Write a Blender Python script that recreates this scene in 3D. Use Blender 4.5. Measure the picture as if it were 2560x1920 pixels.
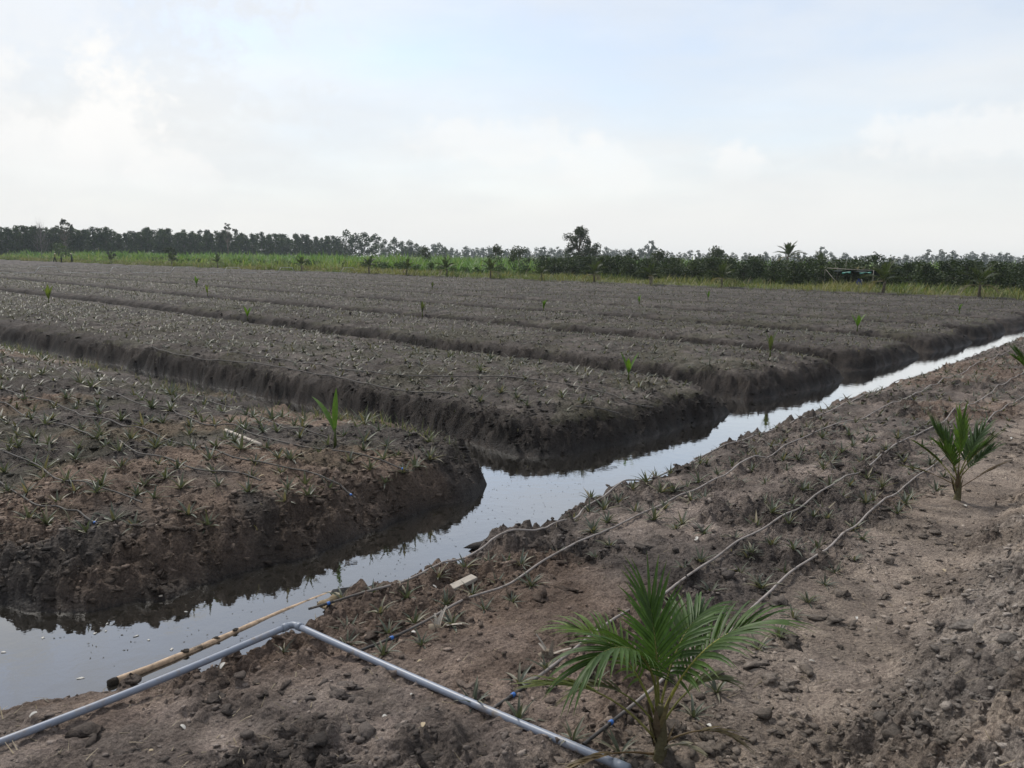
import bpy, math, random
import numpy as np
from mathutils import Vector, Matrix
rng = np.random.default_rng(7); random.seed(7)
scene = bpy.context.scene; C = scene.collection
for o in list(bpy.data.objects): bpy.data.objects.remove(o)

# ------------------------------------------------------------ camera, sky, sun, exposure
CAM_H, PITCH, ROLL = 2.75, math.radians(8.6), math.radians(0.85)
cd = bpy.data.cameras.new('camera'); cam = bpy.data.objects.new('camera', cd); C.objects.link(cam)
cd.sensor_fit = 'HORIZONTAL'; cd.sensor_width = 36; cd.lens = 29.12; cd.clip_start = .05; cd.clip_end = 6000
cam.matrix_world = Matrix.Translation((0, 0, CAM_H)) @ Matrix.Rotation(math.pi/2 - PITCH, 4, 'X') @ Matrix.Rotation(ROLL, 4, 'Z')
scene.camera = cam
SUN_EL, SUN_AZ = math.radians(50), math.radians(-38)      # azimuth clockwise from +Y: ahead and to the left
world = bpy.data.worlds.new('World'); scene.world = world; world.use_nodes = True
def build_world():
    nt = world.node_tree; N = nt.nodes; L = nt.links; N.clear()
    out = N.new('ShaderNodeOutputWorld'); bg = N.new('ShaderNodeBackground'); L.new(bg.outputs[0], out.inputs[0])
    sky = N.new('ShaderNodeTexSky'); sky.sky_type = 'NISHITA'; sky.sun_disc = False
    sky.sun_elevation = SUN_EL; sky.sun_rotation = SUN_AZ; sky.air_density = 1.0; sky.dust_density = .8; sky.ozone_density = 1.2
    tc = N.new('ShaderNodeTexCoord'); sep = N.new('ShaderNodeSeparateXYZ'); L.new(tc.outputs['Generated'], sep.inputs[0])
    def math_(op, a, b=None, c=None):
        m = N.new('ShaderNodeMath'); m.operation = op
        for i, v in enumerate((a, b, c)):
            if v is None: continue
            if isinstance(v, (int, float)): m.inputs[i].default_value = v
            else: L.new(v, m.inputs[i])
        return m.outputs[0]
    def ss(v, a, b):
        m = N.new('ShaderNodeMapRange'); m.interpolation_type = 'SMOOTHSTEP'
        m.inputs[1].default_value = a; m.inputs[2].default_value = b; L.new(v, m.inputs[0]); return m.outputs[0]
    def noise(sx, sz, scale, detail=6, rough=.55, off=0):
        mp = N.new('ShaderNodeMapping'); mp.inputs['Scale'].default_value = (sx, sx, sz); mp.inputs['Location'].default_value = (off, off*.7, off*.3)
        L.new(tc.outputs['Generated'], mp.inputs[0])
        n = N.new('ShaderNodeTexNoise'); n.inputs['Scale'].default_value = scale; n.inputs['Detail'].default_value = detail; n.inputs['Roughness'].default_value = rough
        L.new(mp.outputs[0], n.inputs[0]); return n.outputs[0]
    def mix(f, a, b):
        m = N.new('ShaderNodeMix'); m.data_type = 'RGBA'
        if isinstance(f, float): m.inputs[0].default_value = f
        else: L.new(f, m.inputs[0])
        for s, v in ((6, a), (7, b)):
            if isinstance(v, tuple): m.inputs[s].default_value = v
            else: L.new(v, m.inputs[s])
        return m.outputs[2]
    z = sep.outputs[2]
    sc = N.new('ShaderNodeVectorMath'); sc.operation = 'SCALE'; sc.inputs[3].default_value = SKY_K; L.new(sky.outputs[0], sc.inputs[0])
    # thin high veil: thicker towards the horizon, streaked sideways
    streak = noise(1.0, 5.5, 1.7, 5, .5, 3.1)
    zz = math_('ADD', z, math_('MULTIPLY', math_('SUBTRACT', streak, .5), .32))
    clear = ss(zz, .02, .30)
    soft = noise(1.0, 2.2, 2.6, 6, .55, 8.2)
    clear = math_('MULTIPLY', clear, math_('ADD', .30, math_('MULTIPLY', ss(soft, .35, .7), .36)))
    veil = mix(ss(noise(1.0, 4.0, 2.2, 7, .58, 12.4), .36, .66), (.80, .80, .785, 1), (.715, .725, .73, 1))
    veil = mix(ss(z, .0, .10), (.79, .788, .772, 1), veil)
    col = mix(clear, veil, sc.outputs[0])
    # billowing cumulus heads, low on the left and one small puff right of the middle
    wob = noise(1.0, 1.3, 16, 9, .62, 1.7); wob2 = noise(1.0, 1.0, 45, 8, .65, 5.7)
    def puff(vx, vz, r, squash, f):
        d = Vector((vx, 1, vz)).normalized()
        vm = N.new('ShaderNodeVectorMath'); vm.operation = 'SUBTRACT'; L.new(tc.outputs['Generated'], vm.inputs[0]); vm.inputs[1].default_value = d
        mp = N.new('ShaderNodeVectorMath'); mp.operation = 'MULTIPLY'; L.new(vm.outputs[0], mp.inputs[0]); mp.inputs[1].default_value = (1, 1, squash)
        ln = N.new('ShaderNodeVectorMath'); ln.operation = 'LENGTH'; L.new(mp.outputs[0], ln.inputs[0])
        dd = math_('ADD', ln.outputs['Value'], math_('ADD', math_('MULTIPLY', math_('SUBTRACT', wob, .5), r*2.2), math_('MULTIPLY', math_('SUBTRACT', wob2, .5), r*.9)))
        m = math_('SUBTRACT', 1.0, ss(dd, r*.45, r*1.02))
        # lower part melts away into the veil
        low = ss(z, d.z - r*1.1, d.z + r*.5)
        return math_('MULTIPLY', math_('MULTIPLY', m, low), f)
    for a in PUFFS:
        col = mix(puff(*a[:5]), col, a[5])
    below = ss(z, -.03, 0.0)
    col = mix(below, (.30, .30, .28, 1), col)
    L.new(col, bg.inputs[0]); bg.inputs[1].default_value = 1.0
SKY_K = 0.15
WB, GB = (.87, .865, .85, 1), (.70, .71, .715, 1)
PUFFS = [(-.60, .26, .30, 1.2, .7, GB), (-.60, .30, .14, 1.3, .45, WB), (-.66, .19, .09, 1.0, .6, WB), (-.475, .132, .066, .62, .95, WB), (-.40, .098, .055, 1.3, .6, WB), (-.54, .115, .06, 1.2, .5, WB), (.258, .114, .034, 1.1, .6, WB), (.10, .105, .07, 1.8, .4, WB), (-.02, .135, .12, 4.0, .5, WB), (.60, .150, .18, 5.0, .6, WB)]
build_world()
sd = bpy.data.lights.new('sun', 'SUN'); sd.energy = 2.6; sd.angle = math.radians(10); sd.color = (1, .955, .88)
sun = bpy.data.objects.new('sun', sd); C.objects.link(sun)
sun.rotation_euler = Vector((math.sin(SUN_AZ)*math.cos(SUN_EL), math.cos(SUN_AZ)*math.cos(SUN_EL), math.sin(SUN_EL))).to_track_quat('Z', 'Y').to_euler()
vs = scene.view_settings; vs.view_transform = 'Standard'; vs.look = 'None'; vs.exposure = 0.22; vs.gamma = 1.0; vs.use_curve_mapping = False
scene.render.resolution_x, scene.render.resolution_y = 1024, 768
scene.cycles.volume_bounces = 1; scene.cycles.transparent_max_bounces = 12; scene.cycles.max_bounces = 6

DATA = {'hose_right':[[(-1.418,5.557),(-1.044,5.722),(-0.84,5.851),(-0.718,6.053),(-0.572,6.317),(-0.152,6.778),(0.124,6.977),(0.291,7.222),(0.64,7.863),(0.735,8.106),(0.881,8.332),(1.294,9.032),(2.159,10.166),(2.48,10.632),(3.398,11.601),(4.464,12.665),(4.719,12.862),(5.398,13.677),(6.022,14.511),(6.479,15.192),(7.704,16.843),(8.233,17.647),(10.622,20.494),(10.941,20.757),(12.519,22.45),(15.65,26.092),(17.107,27.626),(20.932,31.921)],[(-0.917,4.824),(-0.745,4.985),(-0.549,5.203),(-0.363,5.436),(-0.079,5.799),(0.059,5.981),(0.209,6.175),(0.387,6.413),(0.614,6.778),(0.933,7.301),(1.124,7.624),(1.424,8.001),(1.752,8.371),(1.928,8.558),(2.411,9.151),(2.785,9.628),(3.198,10.151),(3.597,10.668),(3.844,10.991),(4.006,11.172),(4.375,11.585),(4.814,12.071),(5.185,12.463),(5.402,12.685),(5.99,13.378),(6.258,13.688),(6.657,14.17),(7.328,14.988),(8.179,16.033),(9.813,18.063),(10.443,18.896),(12.013,20.844),(14.554,23.913),(18.624,28.787)],[(-0.096,4.027),(0.109,4.295),(0.271,4.509),(0.434,4.717),(0.638,4.965),(0.867,5.239),(1.053,5.482),(1.387,5.927),(1.585,6.208),(1.81,6.5),(2.107,6.863),(2.356,7.169),(2.561,7.437),(2.83,7.79),(3.279,8.349),(3.712,8.877),(4.011,9.247),(4.29,9.61),(4.617,10.042),(4.867,10.364),(5.016,10.538),(5.493,11.103),(6.04,11.753),(6.609,12.421),(7.173,13.084),(7.712,13.736),(8.483,14.677),(8.947,15.244),(9.706,16.175),(10.542,17.187),(11.904,18.783),(14.993,22.423)],[(0.369,3.683),(0.601,3.991),(0.803,4.265),(0.955,4.465),(1.174,4.721),(1.347,4.92),(1.518,5.146),(1.652,5.353),(1.935,5.728),(2.132,5.957),(2.374,6.222),(2.598,6.483),(2.762,6.7),(3.025,7.046),(3.281,7.386),(3.575,7.776),(3.872,8.157),(4.128,8.469),(4.405,8.814),(4.75,9.253),(5.155,9.754),(5.734,10.47),(6.423,11.354),(7.402,12.598),(7.801,13.095),(8.48,13.896),(9.471,15.06),(11.796,17.819)]],'hose_left':[[(-5.661,8.606),(-5.176,8.141),(-4.771,7.777),(-4.346,7.372),(-4.161,7.324),(-4.007,7.222),(-3.914,7.233),(-3.736,7.049),(-3.56,6.885)],[(-6.503,9.845),(-5.909,9.341),(-5.396,8.899),(-5.052,8.596),(-4.511,8.027),(-4.159,7.797),(-3.898,7.636),(-3.628,7.535),(-3.388,7.37)],[(-8.164,12.448),(-7.393,11.771),(-6.694,11.156),(-6.429,10.955),(-6.073,10.58),(-5.648,10.278),(-5.434,10.096),(-4.858,9.448)],[(-8.07,12.94),(-7.334,12.253),(-6.512,11.607),(-5.959,11.102),(-5.723,10.848),(-5.194,10.485),(-4.801,10.071),(-4.606,9.98),(-4.233,9.646),(-3.826,9.323),(-3.456,9.049),(-2.982,8.671),(-2.617,8.567),(-2.263,8.47),(-2.084,8.405),(-1.894,8.277),(-1.744,8.214),(-1.663,8.153),(-1.557,8.085)],[(-4.54,9.39),(-4.202,8.964),(-3.999,8.741),(-3.671,8.6),(-3.361,8.356),(-3.092,8.193),(-2.71,8.089),(-2.47,7.96)],[(-6.664,12.961),(-6.062,12.575),(-5.561,12.049),(-5.227,11.756),(-4.957,11.753),(-4.43,10.989),(-3.877,10.394),(-3.575,10.444),(-3.231,9.99),(-2.812,9.595),(-2.511,9.431),(-1.922,9.204),(-1.568,9.057),(-1.319,8.906),(-1.116,8.784)],[(-5.144,13.223),(-4.968,13.426),(-4.528,12.894),(-3.958,12.265),(-2.997,10.522),(-2.601,10.149),(-2.198,9.905)]],'hose_mid':[[(-8.783,20.005),(-7.936,19.132),(-6.7,18.026),(-6.162,17.657),(-4.671,16.51),(-3.103,15.13),(-2.136,14.192),(-1.026,13.438)],[(-6.426,18.74),(-5.403,17.922),(-4.11,16.778),(-2.966,15.756),(-1.698,15.102),(-0.26,14.804),(0.572,14.511)],[(0.021,14.815),(0.831,14.217),(1.573,13.582),(1.911,13.205),(2.306,13.276)],[(0.987,12.625),(1.345,12.575),(1.655,12.525)]],'pine_near':[(-0.675,7.101),(-0.347,6.224),(-1.279,6.039),(-1.012,5.845),(-0.888,5.407),(-0.744,5.721),(-0.54,5.972),(-0.175,6.573),(-0.013,6.499),(0.091,6.268),(-0.092,5.995),(0.169,5.888),(-0.268,5.774),(-0.442,5.563),(-0.374,5.202),(-0.633,5.279),(-0.166,5.424),(0.023,5.565),(-1.083,5.282),(-0.781,5.096),(-0.545,4.918),(-1.026,4.972),(-0.756,4.724),(-1.432,4.954),(0.222,4.5),(0.062,4.328),(-0.18,4.136),(0.06,3.964),(0.387,6.573),(0.406,6.604),(0.163,5.908),(0.697,6.448),(0.848,6.74),(0.744,7.19),(1.513,6.27),(1.325,6.017),(1.945,6.382),(1.773,6.088),(1.92,6.815),(1.455,5.684),(1.833,5.835),(1.925,5.309),(1.734,5.016),(1.557,4.854),(1.161,4.298),(0.322,3.772),(0.544,3.671),(0.981,4.055),(2.204,6.695),(0.515,4.42),(0.49,6.343),(2.614,6.756),(2.477,6.574),(2.761,6.362),(3.033,6.847),(2.215,6.695),(2.254,6.3),(2.094,6.017),(2.33,5.825),(2.506,6.088),(2.104,5.532),(1.849,5.785),(1.909,6.381)],'pine_mid':[(2.091,8.949),(2.407,9.393),(1.926,8.817),(1.848,8.213),(2.042,8.436),(2.54,8.952),(2.938,11.284),(3.391,12.492),(4.087,13.483),(4.869,14.211),(2.755,7.838),(2.492,7.626),(2.259,7.332),(3.007,7.696),(3.674,8.101),(3.962,8.576),(3.605,8.556),(4.142,8.293),(3.917,7.949),(3.696,7.636),(4.208,9.689),(3.995,9.304),(3.748,10.401),(3.606,10.891),(4.376,12.013),(3.409,8.607),(0.796,8.097),(0.955,8.124),(1.125,8.347),(1.321,8.696),(1.537,9.097),(1.589,8.513),(1.374,7.626),(0.924,7.57),(0.631,7.979),(1.248,7.977),(1.744,8.634),(0.758,7.229)],'pine_isl':[(-5.923,9.577),(-4.929,8.525),(-4.192,7.715),(-4.007,7.86),(-3.525,7.567),(-3.333,7.495),(-3.296,6.988),(-2.926,7.264),(-2.715,7.186),(-3.643,6.864),(-3.532,7.111),(-5.332,8.478),(-4.746,8.169),(-4.402,7.968),(-4.207,7.436),(-3.882,7.513),(-3.437,8.305),(-3.677,8.416),(-3.24,8.693),(-3.93,8.936),(-4.469,9.513),(-4.584,9.144),(-4.956,9.794),(-4.565,10.061),(-4.107,10.797),(-3.776,10.915),(-3.501,10.524),(-3.822,10.464),(-3.065,10.01),(-2.961,10.251),(-2.917,10.901),(-2.903,11.428),(-2.642,8.222),(-2.369,8.687),(-2.116,8.272),(-1.998,7.916),(-2.165,7.684),(-1.866,8.224),(-2.215,7.985),(-2.543,8.831),(-6.156,11.476),(-5.585,11.032),(-5.1,10.627),(-5.43,10.239),(-6.372,10.782),(-7.074,11.652),(-6.513,11.942),(-1.796,8.976),(-1.537,8.779),(-1.343,8.613),(-1.175,8.857),(-1.091,9.155),(-1.31,9.339),(-1.436,9.106),(-1.723,10.568),(-0.942,9.429),(-1.713,9.385)],'palm':[(0.719,3.651),(4.551,8.202),(10.172,16.384)],'seedling':[(-2.064,9.499,0.55),(2.143,15.102,0.5),(-9.906,30.918,0.5),(-19.815,35.427,0.75),(-17.14,46.628,0.6),(-21.43,56.31,0.65),(1.396,37.962,0.55),(-5.632,57.93,0.45),(-3.726,34.097,0.55),(11.798,28.362,0.6),(20.727,38.592,0.45),(11.214,47.905,0.5),(6.517,43.002,0.5),(6.038,19.309,0.6)],'stick':[(-3.507,9.96),(-2.865,9.28)],'plank':[(-0.428,5.843),(-0.263,5.994)],'rock':[(-1.462,6.151)],'stump':[(-0.455,5.151),(0.23,4.652)],'log':[(-2.552,4.982),(-1.326,6.753)],'pvc':[(-2.685,3.588),(-1.397,5.08),(0.545,3.501)],'shore_stick':[(-2.947,6.285),(-2.785,6.327)],'foam':[(-3.014,5.696),(-2.955,5.736),(-2.7,5.665),(-2.583,5.605),(-2.787,5.048),(-3.493,5.392),(-2.505,6.09),(-3.349,5.614),(-2.363,5.463),(-3.007,5.867)],'litter':[(-2.509,4.041),(-1.719,3.716),(-1.7,4.594),(-1.679,3.946),(-0.51,4.597),(-0.637,5.077),(-0.622,3.983),(-0.417,3.853),(-0.525,5.692),(-1.515,6.039),(-0.697,3.549),(-0.524,4.165),(1.589,6.773),(1.126,5.037),(1.034,3.893),(1.807,4.672),(3.34,6.068),(2.719,5.4),(2.321,5.229),(3.782,6.735),(-4.869,8.721),(-4.343,8.788),(-2.527,8.261),(-3.004,8.305),(4.542,7.98),(8.346,22.223),(6.881,11.176),(1.58,6.763),(3.248,74.246),(2.808,55.58),(3.25,36.344),(4.815,34.826),(23.003,55.446),(21.085,46.832),(29.129,48.354),(29.672,48.513),(14.503,44.097),(14.493,29.88),(-41.651,80.165),(-34.612,83.762),(-36.923,103.118)],'clod_big':[(-2.114,3.933),(-1.6,4.215),(-1.818,3.676),(-1.163,3.668),(-1.361,4.297),(-0.927,4.211),(-0.523,3.913),(-0.867,4.321),(-0.338,3.671),(0.018,5.686),(-0.225,4.258),(-1.281,4.358),(-0.849,5.105),(-0.727,3.821),(-0.929,4.231),(0.244,5.588),(0.427,5.731),(1.504,4.702),(1.888,5.501),(1.11,6.542),(0.213,4.288),(1.022,3.752),(0.792,3.62),(0.865,3.853),(1.776,4.976),(2.375,5.613),(2.659,5.603),(2.245,5.138),(1.771,4.935),(1.584,4.44),(1.765,4.53),(3.572,6.907),(1.485,4.642),(2.126,5.249),(3.236,6.746),(2.659,4.848),(2.809,4.734)]}


# ------------------------------------------------------------ maths helpers
def hash2(ix, iy, seed):
    n = (ix*374761393 + iy*668265263 + seed*974634777) & 0x7fffffff
    n = ((n ^ (n >> 13))*1274126177) & 0x7fffffff
    n = n ^ (n >> 16)
    return (n & 0xffff)/65535.0
def vnoise(x, y, seed=0):
    x = np.asarray(x, float); y = np.asarray(y, float)
    ix = np.floor(x).astype(np.int64); iy = np.floor(y).astype(np.int64); fx = x - ix; fy = y - iy
    fx = fx*fx*fx*(fx*(fx*6-15)+10); fy = fy*fy*fy*(fy*(fy*6-15)+10)
    a = hash2(ix, iy, seed); b = hash2(ix+1, iy, seed); c = hash2(ix, iy+1, seed); d = hash2(ix+1, iy+1, seed)
    return (a + (b-a)*fx)*(1-fy) + (c + (d-c)*fx)*fy
def fbm(x, y, sc, oct=4, seed=0, gain=.5):
    s = 0; a = 1; t = 0; ca, sa = .8, .6
    x = np.asarray(x, float)/sc; y = np.asarray(y, float)/sc
    for k in range(oct):
        s = s + a*vnoise(x, y, seed+k*17); t += a; a *= gain
        x, y = (x*ca - y*sa)*2.03 + 11.3, (x*sa + y*ca)*2.03 - 4.7
    return s/t - .5
def sst(v, a, b):
    t = np.clip((v-a)/(b-a), 0, 1); return t*t*(3-2*t)
def smin(a, b, k):
    h = np.clip(.5 + .5*(b-a)/k, 0, 1); return b*(1-h) + a*h - k*h*(1-h)
def PQ(x, y): return .636*x + .772*y, .772*x - .636*y          # along / across the canal
def XY(p, q): return .636*p + .772*q, .772*p - .636*q
def NT(x, y): return .699*x + .715*y, -.715*x + .699*y          # across / along the ditches
def XYn(n, t): return .699*n - .715*t, .715*n + .699*t
def col_ratio(px): return -.0022 + (px-1280)*.000477            # bearing of a far thing
def on_row(px, n):                                              # point on a far row (constant n) at that bearing
    k = col_ratio(px); y = n/(.699*k + .715); return k*y, y

# ------------------------------------------------------------ terrain heights
RB_P = [-60, 0, 1.58, 2.21, 2.72, 3.1, 3.47, 3.94, 4.45, 5.10, 5.32, 5.86, 6.10, 6.35, 6.91, 8.45, 11.1, 14.5, 18.6, 26.9, 36, 80]
RB_Q = [-5.2, -5.2, -5.13, -4.9, -4.74, -4.72, -4.86, -5.02, -4.83, -4.86, -4.95, -5.05, -4.78, -4.66, -4.96, -4.93, -5.16, -5.14, -5.08, -4.98, -4.95, -4.9]
LB_P = [-60, 1.6, 2.55, 3.16, 4.5, 5.7, 7.0, 7.7, 8.9, 9.6, 11.06, 12.94, 14.8, 16.8, 19.06, 20.7, 22.5, 26.9, 43.8, 70]
LB_Q = [-6.6, -6.5, -6.30, -6.13, -6.18, -6.31, -6.38, -6.48, -6.80, -6.68, -6.5, -6.35, -6.5, -6.6, -6.31, -6.35, -6.5, -6.33, -6.05, -6.0]
DITCH_N = [0.75, 7.62, 14.45, 20.75, 27.5, 34.1, 40.7, 47.3, 54.0, 62.9]
DITCH_HW = [.75, .33, .50, .52, .54, .54, .54, .54, .54, .40]
def ditch_c(k, t):
    c = DITCH_N[k] + .28*np.sin(t*.11 + k*1.9) * sst(t, 14, 30)
    if k == 1: c = np.interp(t, [5, 8, 11.5, 19, 28, 45, 90, 300], [7.70, 7.74, 7.95, 7.5, 6.75, 6.5, 7.0, 7.2])
    return c
def terrain(x, y, detail=True):
    x = np.asarray(x, float); y = np.asarray(y, float)
    p, q = PQ(x, y); n, t = NT(x, y)
    dist = np.hypot(x, y)
    jit = fbm(x, y, .9, 3, 5)*.34 + fbm(x, y, .22, 2, 9)*.10
    # right bank
    dr = q - np.interp(p, RB_P, RB_Q) + jit*.75
    zr = .17*(1-np.exp(-np.maximum(dr, 0)/.10)) + .13*sst(dr, .05, .75) + .09*sst(dr, .6, 2.0)
    qt = -1.22 + fbm(p, q*.3, 1.3, 3, 31)*.5
    e = np.maximum(q - qt, 0)
    dike = np.minimum(.62*e, .60 + .11*e); dike = np.minimum(dike, .95)
    zr = zr + dike
    # beds between the ditches
    best = np.full(x.shape, -9.0); bank = np.full(x.shape, .5); kk = np.zeros(x.shape)
    lq = np.interp(p, LB_P, LB_Q) - q
    for k in range(len(DITCH_N)):
        flare = .24*(1-sst(t, 7.8, 11.5))*np.array([0, 1, .5, .4, .4, .4, .4, .4, .4, 0, 0])\
            .take([k, min(k+1, 10)])[:, None] if x.ndim == 1 else 0
        lo = n - (ditch_c(k, t) + DITCH_HW[k] + flare[0])
        hi = (ditch_c(k+1, t) - DITCH_HW[k+1] - flare[1]) - n if k+1 < len(DITCH_N) else np.full(x.shape, 1e3)
        d = smin(smin(lo, hi, .25), lq, .85)
        kk = np.where(d > best, k, kk); best = np.maximum(best, d)
    d0 = smin((ditch_c(0, t) - DITCH_HW[0]) - n, lq, .8)
    best = np.maximum(best, d0)
    di = best + jit
    wid = np.where(kk == 0, .46, np.where(lq < 2.2, .38, .25))
    wid = np.where((kk == 0) & (n > 5.2), .34, wid)
    au = np.clip((di+.015)/(wid*1.25), 0, 1); prof = (1-(1-au)**2.3)*.74 + sst(di, 0, wid*2.6)*.26
    top = .50 - .32*(kk == 0)*sst(n, 4.2, 7.0)*sst(t, 8.5, 12.5) - .09*(kk == 0)*(1-sst(n, 2.2, 4.2))
    zi = top*prof + .08*sst(di, .3, 2.4)
    land_i = di > 0
    z = np.maximum(np.where(land_i, zi, -9), np.where(dr > 0, zr, -9))
    dw = np.maximum(di, dr)
    z = np.where(z > -5, z, -.42*sst(-dw, 0, .5) - .004)
    far = sst(n, 63.2, 64.2)
    z = np.where(n > 63.2, .16 + .42*far, z)
    bankf = np.where(land_i, 1 - sst(di, wid*.6, np.where((kk > 0) & (lq > 2.2), .62, wid*1.5)), 0)*(z > -.02)  # bank mask; runs over the far ditch rims to paint shade there too
    if detail:
        a = sst(z, .02, .16)
        near = 1 - sst(dist, 25, 60)
        patch = sst(fbm(x, y, 1.1, 3, 41), -.10, .14)
        dk = sst(q, -1.5, -.9)*(dr > 0)
        smooth_path = (dr > 0)*sst(q, -2.3, -1.9)*(1-dk)
        rough = (.45 + 1.15*patch)*(1-.72*smooth_path) + dk*.35
        rough = np.where(land_i, .50 + .45*patch + .7*bankf, rough)
        b = np.abs(fbm(x, y, .30, 3, 51))*2
        z = z + a*(fbm(x, y, 1.6, 3, 61)*.10 + rough*(b*.085 - .02 + fbm(x, y, .14, 3, 71)*.075 + near*fbm(x, y, .045, 2, 81)*.055 + near*np.maximum(fbm(x, y, .085, 2, 85), 0)*.15))
        # erosion steps on the dike slope
        z = z + dk*(.065*(np.abs(fbm(p, q, .55, 3, 91))*2 - .2))
        # flat-ish floor at water's edge stays low
    wet = 1 - sst(z, .03, .20)
    return z, wet, bankf, dr, di, q, p, n, t, kk
def H(x, y): return float(terrain(np.array([x]), np.array([y]))[0][0])
def HA(x, y): return terrain(np.asarray(x), np.asarray(y))[0]

# ------------------------------------------------------------ mesh helpers
def mesh(name, V, F, mat=None, col=None, smooth=False):
    V = np.asarray(V, np.float32).reshape(-1, 3)
    me = bpy.data.meshes.new(name); me.vertices.add(len(V)); me.vertices.foreach_set('co', V.ravel())
    if not (isinstance(F, list) and len(F) and isinstance(F[0], np.ndarray)): F = [F]
    F = [np.asarray(f, np.int32) for f in F if len(f)]
    loops = np.concatenate([f.ravel() for f in F]); tot = np.concatenate([np.full(len(f), f.shape[1], np.int32) for f in F])
    me.loops.add(len(loops)); me.loops.foreach_set('vertex_index', loops)
    me.polygons.add(len(tot)); st = np.zeros(len(tot), np.int32); st[1:] = np.cumsum(tot)[:-1]
    me.polygons.foreach_set('loop_start', st); me.polygons.foreach_set('loop_total', tot)
    if smooth: me.polygons.foreach_set('use_smooth', np.ones(len(tot), bool))
    if col is not None:
        a = me.attributes.new('Col', 'FLOAT_COLOR', 'POINT'); c = np.ones((len(V), 4), np.float32); c[:, :3] = np.asarray(col, np.float32)
        a.data.foreach_set('color', c.ravel())
    me.update(calc_edges=True)
    if mat: me.materials.append(mat)
    return me
def obj(name, me, parent=None, loc=None, rot=None, scale=None):
    o = bpy.data.objects.new(name, me); C.objects.link(o)
    if parent: o.parent = parent
    if loc is not None: o.location = loc
    if rot is not None: o.rotation_euler = rot
    if scale is not None: o.scale = (scale,)*3 if isinstance(scale, (int, float)) else scale
    return o
def tag(o, label=None, cat=None, group=None, kind=None):
    if label: o['label'] = label
    if cat: o['category'] = cat
    if group: o['group'] = group
    if kind: o['kind'] = kind
    return o
def copy_tree(o, parent=None):
    c = o.copy(); C.objects.link(c); c.parent = parent
    for k in ('label', 'category', 'group'):
        if parent is None and k in c.keys(): del c[k]
    for ch in list(o.children): copy_tree(ch, c)
    return c
class MB:
    def __init__(s): s.v = []; s.q = []; s.t = []; s.c = []; s.n = 0
    def add(s, V, Q=None, T=None, col=None):
        V = np.asarray(V, float).reshape(-1, 3)
        if Q is not None and len(Q): s.q.append(np.asarray(Q, int) + s.n)
        if T is not None and len(T): s.t.append(np.asarray(T, int) + s.n)
        s.v.append(V); s.c.append(np.broadcast_to(np.asarray((1, 1, 1) if col is None else col, float), (len(V), 3))); s.n += len(V); return s
    def tube(s, P, R, k=8, col=None, caps=True):
        P = np.asarray(P, float); m = len(P); R = np.broadcast_to(np.asarray(R, float), (m,))
        T = np.gradient(P, axis=0); T /= np.linalg.norm(T, axis=1, keepdims=True) + 1e-9
        up = np.array([0, 0, 1.]) if abs(T[:, 2]).mean() < .8 else np.array([0, 1., 0])
        A = np.cross(T, up); A /= np.linalg.norm(A, axis=1, keepdims=True) + 1e-9; B = np.cross(A, T)
        ang = np.arange(k)*2*math.pi/k
        V = P[:, None] + R[:, None, None]*(np.cos(ang)[None, :, None]*A[:, None] + np.sin(ang)[None, :, None]*B[:, None])
        i, j = np.meshgrid(np.arange(m-1), np.arange(k), indexing='ij'); a = i*k + j; b = i*k + (j+1) % k
        Q = np.stack([a, a+k, b+k, b], -1).reshape(-1, 4); V = V.reshape(-1, 3); Tr = []
        if caps:
            V = np.vstack([V, P[0], P[-1]]); c0, c1 = m*k, m*k+1
            Tr = [(c0, jj, (jj+1) % k) for jj in range(k)] + [(c1, (m-1)*k + (jj+1) % k, (m-1)*k + jj) for jj in range(k)]
        return s.add(V, Q, Tr, col)
    def box(s, c, d, R=None, col=None):
        c = np.asarray(c, float); d = np.asarray(d, float)/2
        V = np.array([(x, y, z) for x in (-1, 1) for y in (-1, 1) for z in (-1, 1)])*d
        if R is not None: V = V @ np.asarray(R).T
        return s.add(V + c, [(0, 1, 3, 2), (4, 6, 7, 5), (0, 4, 5, 1), (2, 3, 7, 6), (0, 2, 6, 4), (1, 5, 7, 3)], None, col)
    def mesh(s, name, mat, smooth=False):
        F = []
        if s.q: F.append(np.vstack(s.q))
        if s.t: F.append(np.vstack(s.t))
        return mesh(name, np.vstack(s.v), F, mat, np.vstack(s.c), smooth)
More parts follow.
